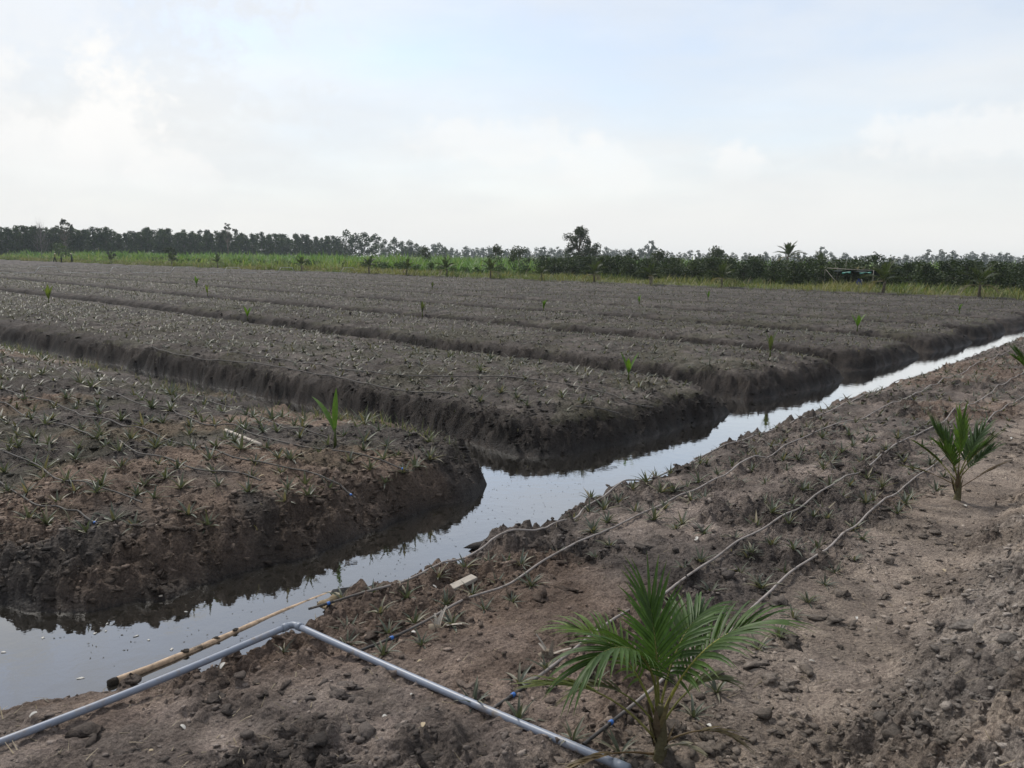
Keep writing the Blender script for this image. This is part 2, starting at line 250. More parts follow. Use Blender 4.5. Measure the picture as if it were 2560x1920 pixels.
def blades(base, az, el, length, width, curl, S=3, fold=.0, prof=None, col=None, twist=0):
    """many leaf strips at once: base (M,3); returns verts, quads, colours"""
    base = np.asarray(base, float); M = len(base)
    az, el, length, width, curl = [np.broadcast_to(np.asarray(v, float), (M,)) for v in (az, el, length, width, curl)]
    rows = []; P = base.copy(); Cn = 3 if fold else 2
    for i in range(S+1):
        u = i/S; e = el - curl*u
        if i: P = P + (length/S)[:, None]*np.stack([np.cos(em)*np.cos(az), np.cos(em)*np.sin(az), np.sin(em)], -1)
        em = el - curl*(u + .5/S)
        w = width*.5*(prof(u) if prof else max(.02, (1-u**1.7)*(.65+.35*min(1, u*4))))
        side = np.stack([-np.sin(az), np.cos(az), np.zeros(M)], -1)
        nrm = np.stack([-np.sin(e)*np.cos(az), -np.sin(e)*np.sin(az), np.cos(e)], -1)
        if fold: rows.append(np.stack([P - side*w[:, None] + nrm*(w*fold)[:, None], P, P + side*w[:, None] + nrm*(w*fold)[:, None]], 1))
        else: rows.append(np.stack([P - side*w[:, None], P + side*w[:, None]], 1))
    V = np.stack(rows, 1)                                     # M,S+1,Cn,3
    per = (S+1)*Cn; Q = []
    for i in range(S):
        for j in range(Cn-1): a = i*Cn + j; Q.append((a, a+1, a+1+Cn, a+Cn))
    Q = (np.arange(M)[:, None, None]*per + np.array(Q)[None]).reshape(-1, 4)
    cc = None
    if col is not None: cc = np.repeat(np.asarray(col, float).reshape(M, 3), per, 0)
    return V.reshape(-1, 3), Q, cc
def catmull(P, step):
    P = np.asarray(P, float); out = []
    E = np.vstack([2*P[0]-P[1], P, 2*P[-1]-P[-2]])
    for i in range(1, len(E)-2):
        k = max(2, int(np.linalg.norm(E[i+1]-E[i])/step)); u = np.linspace(0, 1, k, endpoint=False)[:, None]
        a, b, c, d = E[i-1], E[i], E[i+1], E[i+2]
        out.append(.5*((2*b) + (-a+c)*u + (2*a-5*b+4*c-d)*u*u + (-a+3*b-3*c+d)*u**3))
    out.append(P[-1:]); return np.vstack(out)

# ------------------------------------------------------------ materials
def new_mat(name):
    m = bpy.data.materials.new(name); m.use_nodes = True; nt = m.node_tree; nt.nodes.clear()
    out = nt.nodes.new('ShaderNodeOutputMaterial'); return m, nt, out
def node(nt, t, **kw):
    n = nt.nodes.new(t)
    for k, v in kw.items(): setattr(n, k, v)
    return n
def setin(n, **kw):
    for k, v in kw.items(): n.inputs[k.replace('_', ' ')].default_value = v
def noise_node(nt, scale, detail=4, rough=.6, vec=None):
    n = node(nt, 'ShaderNodeTexNoise'); setin(n, Scale=scale, Detail=detail, Roughness=rough)
    if vec: nt.links.new(vec, n.inputs['Vector'])
    return n
def ramp(nt, src, a, b, ca=(0, 0, 0, 1), cb=(1, 1, 1, 1)):
    r = node(nt, 'ShaderNodeValToRGB'); e = r.color_ramp.elements; e[0].position = a; e[1].position = b; e[0].color = ca; e[1].color = cb
    nt.links.new(src, r.inputs[0]); return r.outputs[0]
def mixc(nt, f, a, b, mode='MIX'):
    m = node(nt, 'ShaderNodeMix', data_type='RGBA', blend_type=mode)
    for s, v in ((0, f), (6, a), (7, b)):
        if isinstance(v, (tuple, float, int)): m.inputs[s].default_value = v
        else: nt.links.new(v, m.inputs[s])
    return m.outputs[2]
def mat_soil():
    m, nt, out = new_mat('soil'); Lk = nt.links
    bs = node(nt, 'ShaderNodeBsdfPrincipled'); Lk.new(bs.outputs[0], out.inputs[0])
    at = node(nt, 'ShaderNodeAttribute', attribute_name='Col'); geo = node(nt, 'ShaderNodeNewGeometry'); pos = geo.outputs['Position']
    n1 = noise_node(nt, 7, 6, .65, pos); n2 = noise_node(nt, 45, 5, .7, pos); n3 = noise_node(nt, 170, 3, .7, pos)
    c = mixc(nt, ramp(nt, n1.outputs[0], .35, .7), at.outputs['Color'], mixc(nt, 1.0, at.outputs['Color'], (.70, .68, .69, 1), 'MULTIPLY'))
    g = mixc(nt, 1.0, c, ramp(nt, n2.outputs[0], .28, .75, (.50, .49, .49, 1), (1.62, 1.60, 1.55, 1)), 'MULTIPLY')
    n0 = noise_node(nt, 1.9, 5, .7, pos); g = mixc(nt, 1.0, g, ramp(nt, n0.outputs[0], .3, .7, (.74, .74, .75, 1), (1.24, 1.22, 1.18, 1)), 'MULTIPLY')
    g = mixc(nt, .75, g, ramp(nt, n3.outputs[0], .3, .72, (.5, .5, .5, 1), (1.65, 1.62, 1.58, 1)), 'MULTIPLY')
    Lk.new(g, bs.inputs['Base Color'])
    wet = node(nt, 'ShaderNodeAttribute', attribute_name='wet')
    rr = node(nt, 'ShaderNodeMapRange'); Lk.new(wet.outputs['Fac'], rr.inputs[0]); rr.inputs[3].default_value = .95; rr.inputs[4].default_value = .62; Lk.new(rr.outputs[0], bs.inputs['Roughness'])
    bs.inputs['Specular IOR Level'].default_value = .25
    vor = node(nt, 'ShaderNodeTexVoronoi'); setin(vor, Scale=38); Lk.new(pos, vor.inputs['Vector'])
    b1 = node(nt, 'ShaderNodeBump'); setin(b1, Strength=1.0, Distance=.04); Lk.new(n2.outputs[0], b1.inputs['Height'])
    b2 = node(nt, 'ShaderNodeBump'); setin(b2, Strength=.8, Distance=.012); Lk.new(n3.outputs[0], b2.inputs['Height']); Lk.new(b1.outputs[0], b2.inputs['Normal'])
    b3 = node(nt, 'ShaderNodeBump'); setin(b3, Strength=.55, Distance=.02); b3.invert = True; Lk.new(vor.outputs['Distance'], b3.inputs['Height']); Lk.new(b2.outputs[0], b3.inputs['Normal'])
    Lk.new(b3.outputs[0], bs.inputs['Normal']); return m
def mat_clod():
    m, nt, out = new_mat('clod'); Lk = nt.links
    bs = node(nt, 'ShaderNodeBsdfPrincipled'); Lk.new(bs.outputs[0], out.inputs[0])
    at = node(nt, 'ShaderNodeAttribute', attribute_name='Col'); geo = node(nt, 'ShaderNodeNewGeometry')
    n2 = noise_node(nt, 60, 5, .7, geo.outputs['Position'])
    g = mixc(nt, 1.0, at.outputs['Color'], ramp(nt, n2.outputs[0], .28, .75, (.6, .6, .6, 1), (1.4, 1.38, 1.34, 1)), 'MULTIPLY')
    Lk.new(g, bs.inputs['Base Color']); bs.inputs['Roughness'].default_value = .95; bs.inputs['Specular IOR Level'].default_value = .2
    b1 = node(nt, 'ShaderNodeBump'); setin(b1, Strength=1.0, Distance=.02); Lk.new(n2.outputs[0], b1.inputs['Height']); Lk.new(b1.outputs[0], bs.inputs['Normal']); return m
def mat_leaf(name, trans=.35, rough=.45, spec=.4, vary=.25, nscale=30):
    m, nt, out = new_mat(name); Lk = nt.links
    bs = node(nt, 'ShaderNodeBsdfPrincipled'); at = node(nt, 'ShaderNodeAttribute', attribute_name='Col')
    oi = node(nt, 'ShaderNodeObjectInfo'); geo = node(nt, 'ShaderNodeNewGeometry'); n = noise_node(nt, nscale, 3, .6, geo.outputs['Position'])
    c = mixc(nt, 1.0, at.outputs['Color'], ramp(nt, n.outputs[0], .3, .7, (1-vary, 1-vary, 1-vary, 1), (1+vary, 1+vary, 1+vary, 1)), 'MULTIPLY')
    c = mixc(nt, 1.0, c, ramp(nt, oi.outputs['Random'], 0, 1, (.85, .88, .9, 1), (1.15, 1.1, 1.0, 1)), 'MULTIPLY')
    Lk.new(c, bs.inputs['Base Color']); bs.inputs['Roughness'].default_value = rough; bs.inputs['Specular IOR Level'].default_value = spec
    tr = node(nt, 'ShaderNodeBsdfTranslucent'); c2 = mixc(nt, 1.0, c, (1.25, 1.35, .6, 1), 'MULTIPLY'); Lk.new(c2, tr.inputs['Color'])
    mx = node(nt, 'ShaderNodeMixShader'); mx.inputs[0].default_value = trans; Lk.new(bs.outputs[0], mx.inputs[1]); Lk.new(tr.outputs[0], mx.inputs[2]); Lk.new(mx.outputs[0], out.inputs[0])
    return m
def mat_plain(name, colr, rough=.6, spec=.4, vary=.2, nscale=25, bump=.2, dist=.01, dirt=None, stretch=None, attr=False):
    m, nt, out = new_mat(name); Lk = nt.links
    bs = node(nt, 'ShaderNodeBsdfPrincipled'); Lk.new(bs.outputs[0], out.inputs[0])
    tcd = node(nt, 'ShaderNodeTexCoord'); vec = tcd.outputs['Object']
    if stretch:
        mp = node(nt, 'ShaderNodeMapping'); mp.inputs['Scale'].default_value = stretch; Lk.new(vec, mp.inputs[0]); vec = mp.outputs[0]
    n = noise_node(nt, nscale, 5, .65, vec)
    base = (*colr, 1)
    if attr:
        at = node(nt, 'ShaderNodeAttribute', attribute_name='Col'); base = mixc(nt, 1.0, at.outputs['Color'], (*colr, 1), 'MULTIPLY')
    c = mixc(nt, 1.0, base, ramp(nt, n.outputs[0], .3, .7, (1-vary,)*3 + (1,), (1+vary,)*3 + (1,)), 'MULTIPLY')
    if dirt:
        geo = node(nt, 'ShaderNodeNewGeometry'); n2 = noise_node(nt, dirt[1], 5, .7, geo.outputs['Position'])
        c = mixc(nt, ramp(nt, n2.outputs[0], dirt[2], dirt[3]), c, (*dirt[0], 1))
    Lk.new(c, bs.inputs['Base Color']); bs.inputs['Roughness'].default_value = rough; bs.inputs['Specular IOR Level'].default_value = spec
    if bump:
        b = node(nt, 'ShaderNodeBump'); setin(b, Strength=bump, Distance=dist); Lk.new(n.outputs[0], b.inputs['Height']); Lk.new(b.outputs[0], bs.inputs['Normal'])
    return m
def mat_water():
    m, nt, out = new_mat('canal_water'); Lk = nt.links
    geo = node(nt, 'ShaderNodeNewGeometry'); n = noise_node(nt, 5.5, 3, .5, geo.outputs['Position']); n2 = noise_node(nt, 38, 2, .5, geo.outputs['Position'])
    b = node(nt, 'ShaderNodeBump'); setin(b, Strength=.035, Distance=.05); Lk.new(n.outputs[0], b.inputs['Height'])
    b2 = node(nt, 'ShaderNodeBump'); setin(b2, Strength=.02, Distance=.01); Lk.new(n2.outputs[0], b2.inputs['Height']); Lk.new(b.outputs[0], b2.inputs['Normal'])
    lw = node(nt, 'ShaderNodeLayerWeight'); lw.inputs[0].default_value = .5; Lk.new(b2.outputs[0], lw.inputs['Normal'])
    pw = node(nt, 'ShaderNodeMath', operation='POWER'); Lk.new(lw.outputs['Facing'], pw.inputs[0]); pw.inputs[1].default_value = 2.7
    fr = node(nt, 'ShaderNodeMath', operation='MULTIPLY_ADD', use_clamp=True); Lk.new(pw.outputs[0], fr.inputs[0]); fr.inputs[1].default_value = 1.2; fr.inputs[2].default_value = .03
    gl = node(nt, 'ShaderNodeBsdfGlossy'); gl.inputs['Roughness'].default_value = .03; gl.inputs['Color'].default_value = (.97, .97, .97, 1); Lk.new(b2.outputs[0], gl.inputs['Normal'])
    tp = node(nt, 'ShaderNodeBsdfTransparent'); tp.inputs[0].default_value = (.55, .50, .42, 1)
    df = node(nt, 'ShaderNodeBsdfDiffuse'); df.inputs[0].default_value = (.026, .024, .020, 1)
    m1 = node(nt, 'ShaderNodeMixShader'); m1.inputs[0].default_value = .60; Lk.new(tp.outputs[0], m1.inputs[1]); Lk.new(df.outputs[0], m1.inputs[2])
    m2 = node(nt, 'ShaderNodeMixShader'); Lk.new(fr.outputs[0], m2.inputs[0]); Lk.new(m1.outputs[0], m2.inputs[1]); Lk.new(gl.outputs[0], m2.inputs[2])
    Lk.new(m2.outputs[0], out.inputs[0]); return m
M = dict(soil=mat_soil(), clod=mat_clod(), water=mat_water(),
    pine=mat_leaf('pineapple_leaf', .18, .5, .35), palm=mat_leaf('palm_leaf', .34, .5, .3), grass=mat_leaf('grass', .3, .6, .3, .2, 6),
    tree=mat_leaf('tree_leaf', .22, .6, .25, .3, 1.2), bark=mat_plain('bark', (1, 1, 1), .9, .2, .35, 9, .6, .05, attr=True),
    pvc=mat_plain('grey_pvc', (.20, .225, .275), .42, .5, .07, 14, .05, .002, ((.19, .16, .135), 8, .52, .68)),
    pvc_d=mat_plain('grey_pvc_fitting', (.19, .215, .26), .45, .5, .07, 20, .05, .002, ((.17, .15, .13), 7, .6, .75)),
    white_pvc=mat_plain('white_pvc', (.34, .34, .33), .5, .4, .1, 10, 0),
    hose=mat_plain('dusty_hose', (1, 1, 1), .7, .3, .15, 30, .2, .004, ((.15, .125, .105), 9, .52, .66), attr=True),
    blue=mat_plain('blue_plastic', (.03, .13, .42), .4, .5, .1, 40, 0), black=mat_plain('black_rubber', (.03, .03, .032), .6, .4, .2, 40, .1),
    log=mat_plain('peeled_log', (.37, .265, .175), .6, .35, .4, 18, .7, .01, ((.09, .065, .04), 11, .53, .66), (1, 1, 1)),
    rot=mat_plain('rotten_bark', (.03, .024, .018), .9, .2, .4, 40, 1, .02), wood=mat_plain('weathered_wood', (.36, .32, .27), .8, .3, .3, 20, .5, .006, None, (1, 9, 9)),
    pale=mat_plain('pale_bamboo', (.42, .37, .31), .75, .3, .25, 20, .3, .004), straw=mat_plain('dry_straw', (.38, .31, .21), .85, .2, .3, 30, .2, .003),
    white=mat_plain('white_litter', (.46, .44, .40), .7, .3, .15, 40, .3, .004), rock=mat_plain('yellow_clay', (.25, .195, .125), .9, .2, .35, 20, 1, .02),
    root=mat_plain('dry_root', (.20, .165, .125), .9, .2, .25, 30, .3, .004), net=mat_plain('shade_net', (.012, .018, .015), .8, .2, .3, 8, .3, .03),
    teal=mat_plain('teal_tarp', (.02, .15, .115), .55, .4, .25, 4, .4, .05), navy=mat_plain('dark_blue_cloth', (.03, .045, .14), .8, .2, .3, 10, .3, .02),
    pole=mat_plain('grey_pole', (.26, .235, .20), .85, .2, .25, 8, .3, .01), shirt_y=mat_plain('olive_shirt', (.16, .15, .03), .85, .2), shirt_d=mat_plain('dark_shirt', (.03, .035, .035), .85, .2),
    trousers=mat_plain('black_trousers', (.015, .015, .018), .85, .2), hat=mat_plain('straw_hat', (.52, .47, .33), .8, .2), skin=mat_plain('skin', (.22, .12, .075), .6, .3))

# ------------------------------------------------------------ ground sheet (one grid, fine near the camera)
def soil_colour(x, y, z, wet, bankf, dr, di, q, p, n, t, kk):
    dist = np.hypot(x, y)
    big = sst(fbm(x, y, 1.5, 4, 101), -.16, .16)[:, None]; mid = sst(fbm(x, y, .35, 4, 111), -.14, .14)[:, None]; red = sst(fbm(x, y, 2.6, 3, 121), .02, .16)[:, None]
    bed = np.array([.222, .188, .168]); bed_d = np.array([.108, .094, .086]); tan = np.array([.305, .258, .219]); gry = np.array([.265, .243, .226]); isl = np.array([.143, .127, .116]); peat_shade = np.array([.034, .029, .026])
    patch = sst(fbm(x, y, 1.1, 3, 41), -.10, .14)[:, None]
    c = bed_d + (bed-bed_d)*(.15+.85*big)*(1.25-.75*patch); c = c*(.70 + .55*mid)
    c = c + (np.array([.25, .172, .125])-c)*red*.4
    path = (sst(q, -2.3, -1.75)*(dr > 0))[:, None]; c = c + (tan*(.8+.35*mid)-c)*path*.85
    dk = (sst(q, -1.3, -.8)*(dr > 0))[:, None]; gm = sst(fbm(x, y, .7, 4, 131), -.06, .12)[:, None]
    c = c + ((tan + (gry-tan)*gm*.7)*(.75+.45*mid) - c)*dk*.9
    onisl = (di > 0)[:, None]
    ci = isl*(.72 + .5*mid*big); ci = ci + (np.array([.25, .188, .148])*(.85+.3*mid)-ci)*sst(fbm(x, y, 1.7, 3, 141), .03, .15)[:, None]*(kk == 0)[:, None]*.9
    ci = ci*(1 - .30*(kk > 0)*sst(dist, 10, 40))[:, None]
    c = np.where(onisl, ci, c)
    c = c + (peat_shade*(.7+.7*mid)-c)*(bankf*np.where(kk == 0, .60, .92))[:, None]*onisl  # dark bank soil, with the shade of steep faces painted into its colour
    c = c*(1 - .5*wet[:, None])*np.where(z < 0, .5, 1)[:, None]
    moss = (sst(fbm(x, y, 1.0, 3, 151), .05, .16)*(di > .3)*(dist < 40))[:, None]; c = c + (np.array([.075, .078, .04])-c)*moss*.35
    g = sst(n, 64, 66)[:, None]; c = c + (np.array([.075, .085, .035])-c)*g
    return c
def build_ground():
    ys = [2.0]
    while ys[-1] < 125: ys.append(ys[-1]*1.0046)
    while ys[-1] < 1600: ys.append(ys[-1]*1.05)
    ys = np.array([-400, -150, -60, -25, -12, -6, -3, -1, .3, 1.2] + ys)
    a = np.linspace(-.80, .80, 701)
    ext = np.array([.86, .95, 1.1, 1.4, 2, 3.2, 6, 12])
    a = np.concatenate([-ext[::-1], a, ext])
    W = np.where(ys > 0, ys + 1.6, 1.6 + np.abs(ys)*.8)
    Y, A = np.meshgrid(ys, a, indexing='ij'); X = A*W[:, None]
    X = np.clip(X, -1600, 1600)
    edge = np.abs(A) > .81
    X = np.where(edge, np.sign(A)*np.minimum(np.abs(X), 1540 + np.abs(A)*5), X)
    z, wet, bankf, dr, di, q, p, n, t, kk = terrain(X.ravel(), Y.ravel())
    x = X.ravel(); y = Y.ravel()
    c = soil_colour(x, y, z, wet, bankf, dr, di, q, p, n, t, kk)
    ny, na = X.shape
    i, j = np.meshgrid(np.arange(ny-1), np.arange(na-1), indexing='ij'); k = i*na + j
    F = np.stack([k, k+1, k+na+1, k+na], -1).reshape(-1, 4)
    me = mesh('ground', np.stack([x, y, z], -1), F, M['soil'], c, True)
    at = me.attributes.new('wet', 'FLOAT', 'POINT'); at.data.foreach_set('value', wet.astype(np.float32))
    tag(obj('ground', me), kind='structure')
build_ground()
tag(obj('canal_water', mesh('canal_water', [(-230, -30, 0), (60, -30, 0), (60, 260, 0), (-230, 260, 0)], [(0, 1, 2, 3)], M['water'])), kind='structure')

# ------------------------------------------------------------ generators
def ico(sub):
    import bmesh
    bm = bmesh.new(); bmesh.ops.create_icosphere(bm, subdivisions=sub, radius=1)
    V = np.array([v.co[:] for v in bm.verts]); F = np.array([[v.index for v in f.verts] for f in bm.faces]); bm.free(); return V, F
ICO1, ICO2, ICO3 = ico(1), ico(2), ico(3)
def lump(V, seed, amp=.35):
    r = np.random.default_rng(seed); out = np.ones(len(V))
    for k in range(7):
        d = r.normal(size=3); d /= np.linalg.norm(d); f = r.uniform(1.5, 5.5)
        out += amp*.38*np.sin(f*(V @ d) + r.uniform(0, 6))/(1+.25*k)
    out += r.uniform(-.16, .16, len(V))*amp*1.4
    W = V*out[:, None] + r.uniform(-.13, .13, V.shape)*amp
    return W
def rotz(a):
    c, s = np.cos(a), np.sin(a); z = np.zeros_like(a); o = np.ones_like(a)
    return np.stack([np.stack([c, -s, z], -1), np.stack([s, c, z], -1), np.stack([z, z, o], -1)], -2)
def leafquads(Cn, size, rnd, aspect=.5, up=.0):
    m = len(Cn); d = rnd.normal(size=(m, 3)); d[:, 2] = d[:, 2]*.7 + up; d /= np.linalg.norm(d, axis=1, keepdims=True)
    e = rnd.normal(size=(m, 3)); e -= (e*d).sum(1, keepdims=True)*d; e /= np.linalg.norm(e, axis=1, keepdims=True) + 1e-9
    s = (size*rnd.uniform(.6, 1.35, m))[:, None]
    V = np.stack([Cn - d*s*.5, Cn + e*s*aspect*.5, Cn + d*s*.5, Cn - e*s*aspect*.5], 1).reshape(-1, 3)
    return V, np.arange(m*4).reshape(-1, 4)
def make_tree(name, seed, h, wid, nleaf, leaf, c_lo, c_hi, clumps=14, bottom=.25, trunk_r=.1, trunk_c=(.16, .13, .10), shape=1.0, lean=0.0, bare=False, nclump_r=.32):
    r = np.random.default_rng(seed); root = obj(name, None)
    mb = MB(); top = np.array([lean*h, 0, h*.86])
    u = np.linspace(0, 1, 7)[:, None]; P = u*top + np.stack([r.normal(0, .02*h, 7)*u[:, 0], r.normal(0, .02*h, 7)*u[:, 0], np.zeros(7)], -1)
    P[0, 2] = -.1
    mb.tube(P, np.linspace(trunk_r, trunk_r*.2, 7), 6, trunk_c)
    cl = []
    for k in range(clumps):
        zf = bottom + (1-bottom)*((k+.5)/clumps)**.85
        az = k*2.399 + r.uniform(-.4, .4)
        env = wid*.5*max(.12, (1 - abs((zf-bottom)/(1-bottom)*2 - .85)**2.2*.8))*shape
        rr = env*r.uniform(.25, .95); pos = np.array([lean*h*zf + rr*math.cos(az), rr*math.sin(az), min(zf, .97)*h*r.uniform(.95, 1.03)])
        cr = wid*nclump_r*r.uniform(.55, 1.1)*(1-.35*zf); pos[2] = min(pos[2], h - cr*.5); cl.append((pos, cr))
        i0 = min(5, max(1, int(zf*6*.75))); b = P[i0]
        mid = (b+pos)/2 + r.normal(0, .03*h, 3)*.5
        mb.tube([b, mid, pos], [trunk_r*.42, trunk_r*.25, trunk_r*.08], 4, trunk_c, False)
        if bare:
            for s in range(5):
                e = pos + r.normal(0, cr*.7, 3) + np.array([0, 0, cr*.5]); mb.tube([mid, (mid+e)/2 + r.normal(0, .1, 3), e], [trunk_r*.2, trunk_r*.12, trunk_r*.05], 3, trunk_c, False)
    obj('trunk', mb.mesh('trunk', M['bark'], True), root)
    if not bare:
        w = np.array([c[1]**2 for c in cl]); w /= w.sum(); idx = r.choice(len(cl), nleaf, p=w)
        cp = np.array([c[0] for c in cl])[idx]; cr = np.array([c[1] for c in cl])[idx]
        d = r.normal(size=(nleaf, 3)); d /= np.linalg.norm(d, axis=1, keepdims=True); rad = cr*(r.uniform(0, 1, nleaf)**.45)*r.uniform(.8, 1.18, nleaf)
        Cn = cp + d*rad[:, None]*np.array([1, 1, .85]); Cn[:, 2] = np.maximum(Cn[:, 2], .12)
        V, Q = leafquads(Cn, leaf, r, .62)
        tone = r.uniform(0, 1, len(cl))[idx]*.6 + r.uniform(0, .4, nleaf); col = np.array(c_lo) + (np.array(c_hi)-np.array(c_lo))*tone[:, None]
        obj('crown', mesh('crown', V, Q, M['tree'], np.repeat(col, 4, 0)), root)
    return root
def frond(base, az, el, length, droop, nl, lmax, lw, start=.3, spread=(68, 16), sag=1.0, rr=.008, S=14, col=(.07, .12, .025), colv=.25, rcol=(.20, .20, .06), seed=0, side_bend=0, lift=.25, S2=5):
    """a feather palm leaf: returns rachis points/radii and a list of leaflets (verts, quads, colour)"""
    r = np.random.default_rng(seed); P = [np.array(base, float)]; e = el; a = az; T = []
    for i in range(S):
        d = np.array([math.cos(e)*math.cos(a), math.cos(e)*math.sin(a), math.sin(e)]); T.append(d)
        P.append(P[-1] + d*length/S); e -= droop/S*(.4 + 1.2*i/S); a += side_bend/S
    T.append(T[-1]); P = np.array(P); T = np.array(T); R = np.linspace(rr, rr*.3, S+1)
    leaf = []
    for k in range(nl):
        u = start + (1-start)*((k//2 + .5)/(nl/2)); sd = 1 if k % 2 else -1
        f = u*S; i = min(S-1, int(f)); p = P[i] + (P[i+1]-P[i])*(f-i); t = T[i]
        side = np.cross(t, [0, 0, 1]); side /= np.linalg.norm(side)+1e-9; up = np.cross(side, t)
        v = (u-start)/(1-start); ang = math.radians(spread[0] + (spread[1]-spread[0])*v + r.uniform(-5, 5))
        ln = lmax*(.55 + .9*v - .62*v*v)*r.uniform(.92, 1.06)
        d = t*math.cos(ang) + side*sd*math.sin(ang) + up*lift; d /= np.linalg.norm(d)
        w = lw*(.8 + .4*math.sin(v*3)); pts = [p]; ds = ln/S2; dirs = []
        for s in range(S2):
            dirs.append(d.copy()); pts.append(pts[-1] + d*ds); d = d + np.array([0, 0, -sag*ds*(.6+s*.5)/lmax*.33]); d /= np.linalg.norm(d)
        dirs.append(d); V = []
        for s, (pp, dd) in enumerate(zip(pts, dirs)):
            x = s/S2; ww = w*.5*max(.04, (min(1, .45 + x*2.6))*(1 - x**2.2)); wd = np.cross(dd, up); nn = np.linalg.norm(wd)
            wd = wd/nn if nn > .05 else side; nr = np.cross(wd, dd)
            V += [pp - wd*ww + nr*ww*.45, pp, pp + wd*ww + nr*ww*.45]
        Q = [(s*3+j, s*3+j+1, s*3+j+4, s*3+j+3) for s in range(S2) for j in (0, 1)]
        cc = np.array(col)*r.uniform(1-colv, 1+colv)
        c = np.repeat(np.linspace(0, 1, S2+1), 3)[:, None]; c = cc*(1-c**3*.0) + (np.array([.16, .15, .05])-cc)*np.clip(c-.82, 0, 1)*2.2
        leaf.append((np.array(V), np.array(Q), c))
    return P, R, leaf, rcol
def palm_with_leaflets(name, loc, fronds, trunk_h, trunk_r, seed):
    root = obj(name, None, loc=loc); mb = MB(); r = np.random.default_rng(seed)
    u = np.linspace(0, 1, 9); mb.tube(np.stack([.02*np.sin(u*3), 0*u, -.06 + u*(trunk_h+.06)], -1), trunk_r*(1.12 - .62*u + .25*np.exp(-u*9)), 10, (.105, .092, .05))
    for k in range(6):
        a = k*1.05; e = 1.25 + r.uniform(-.1, .12); b = np.array([.5*trunk_r*math.cos(a), .5*trunk_r*math.sin(a), .02+.03*k])
        V, Q, cc = blades([b], a, e, trunk_h*r.uniform(.6, .95), trunk_r*1.3, -.15, 4, .5, None, [(.15, .125, .06) if k % 2 else (.10, .075, .045)]); mb.add(V, Q, None, cc)
    obj('trunk', mb.mesh('trunk', M['bark'], True), root)
    for f in fronds:
        P, R, lf, rc = frond(**f); m2 = MB(); m2.tube(P, R, 6, rc); fo = obj('frond', m2.mesh('frond', M['palm'], True), root)
        for V, Q, c in lf: obj('leaflet', mesh('leaflet', V, Q, M['palm'], c, True), fo)
    return root
def simple_palm(name, seed, h, nf, flen, trunk_h, trunk_r, col=(.06, .09, .03), dead=0, nl=26, lmax=.5, lw=.05):
    r = np.random.default_rng(seed); root = obj(name, None); mb = MB(); u = np.linspace(0, 1, 6)
    mb.tube(np.stack([.04*h*u*r.uniform(-1, 1), .04*h*u*r.uniform(-1, 1), -.1 + u*(trunk_h+.1)], -1), trunk_r*(1.3-.5*u), 7, (.10, .085, .06)); obj('trunk', mb.mesh('trunk', M['bark'], True), root)
    for k in range(nf):
        a = k*2.399 + r.uniform(-.3, .3); v = k/max(1, nf-1); e = math.radians(22 + 62*v + r.uniform(-8, 8)); isd = k < dead
        P, R, lf, rc = frond((0, 0, trunk_h*.96), a, e if not isd else math.radians(5), flen*r.uniform(.85, 1.1), math.radians(85-35*v), nl, lmax, lw, .22, (60, 18), .9, trunk_r*.22, 9, col if not isd else (.20, .17, .12), .25, (.14, .14, .06), seed*31+k, S2=3)
        m2 = MB(); m2.tube(P, R, 4, rc if not isd else (.2, .16, .1), False)
        for V, Q, c in lf: m2.add(V, Q, None, c)
        obj('frond', m2.mesh('frond', M['palm'], False), root)
    return root

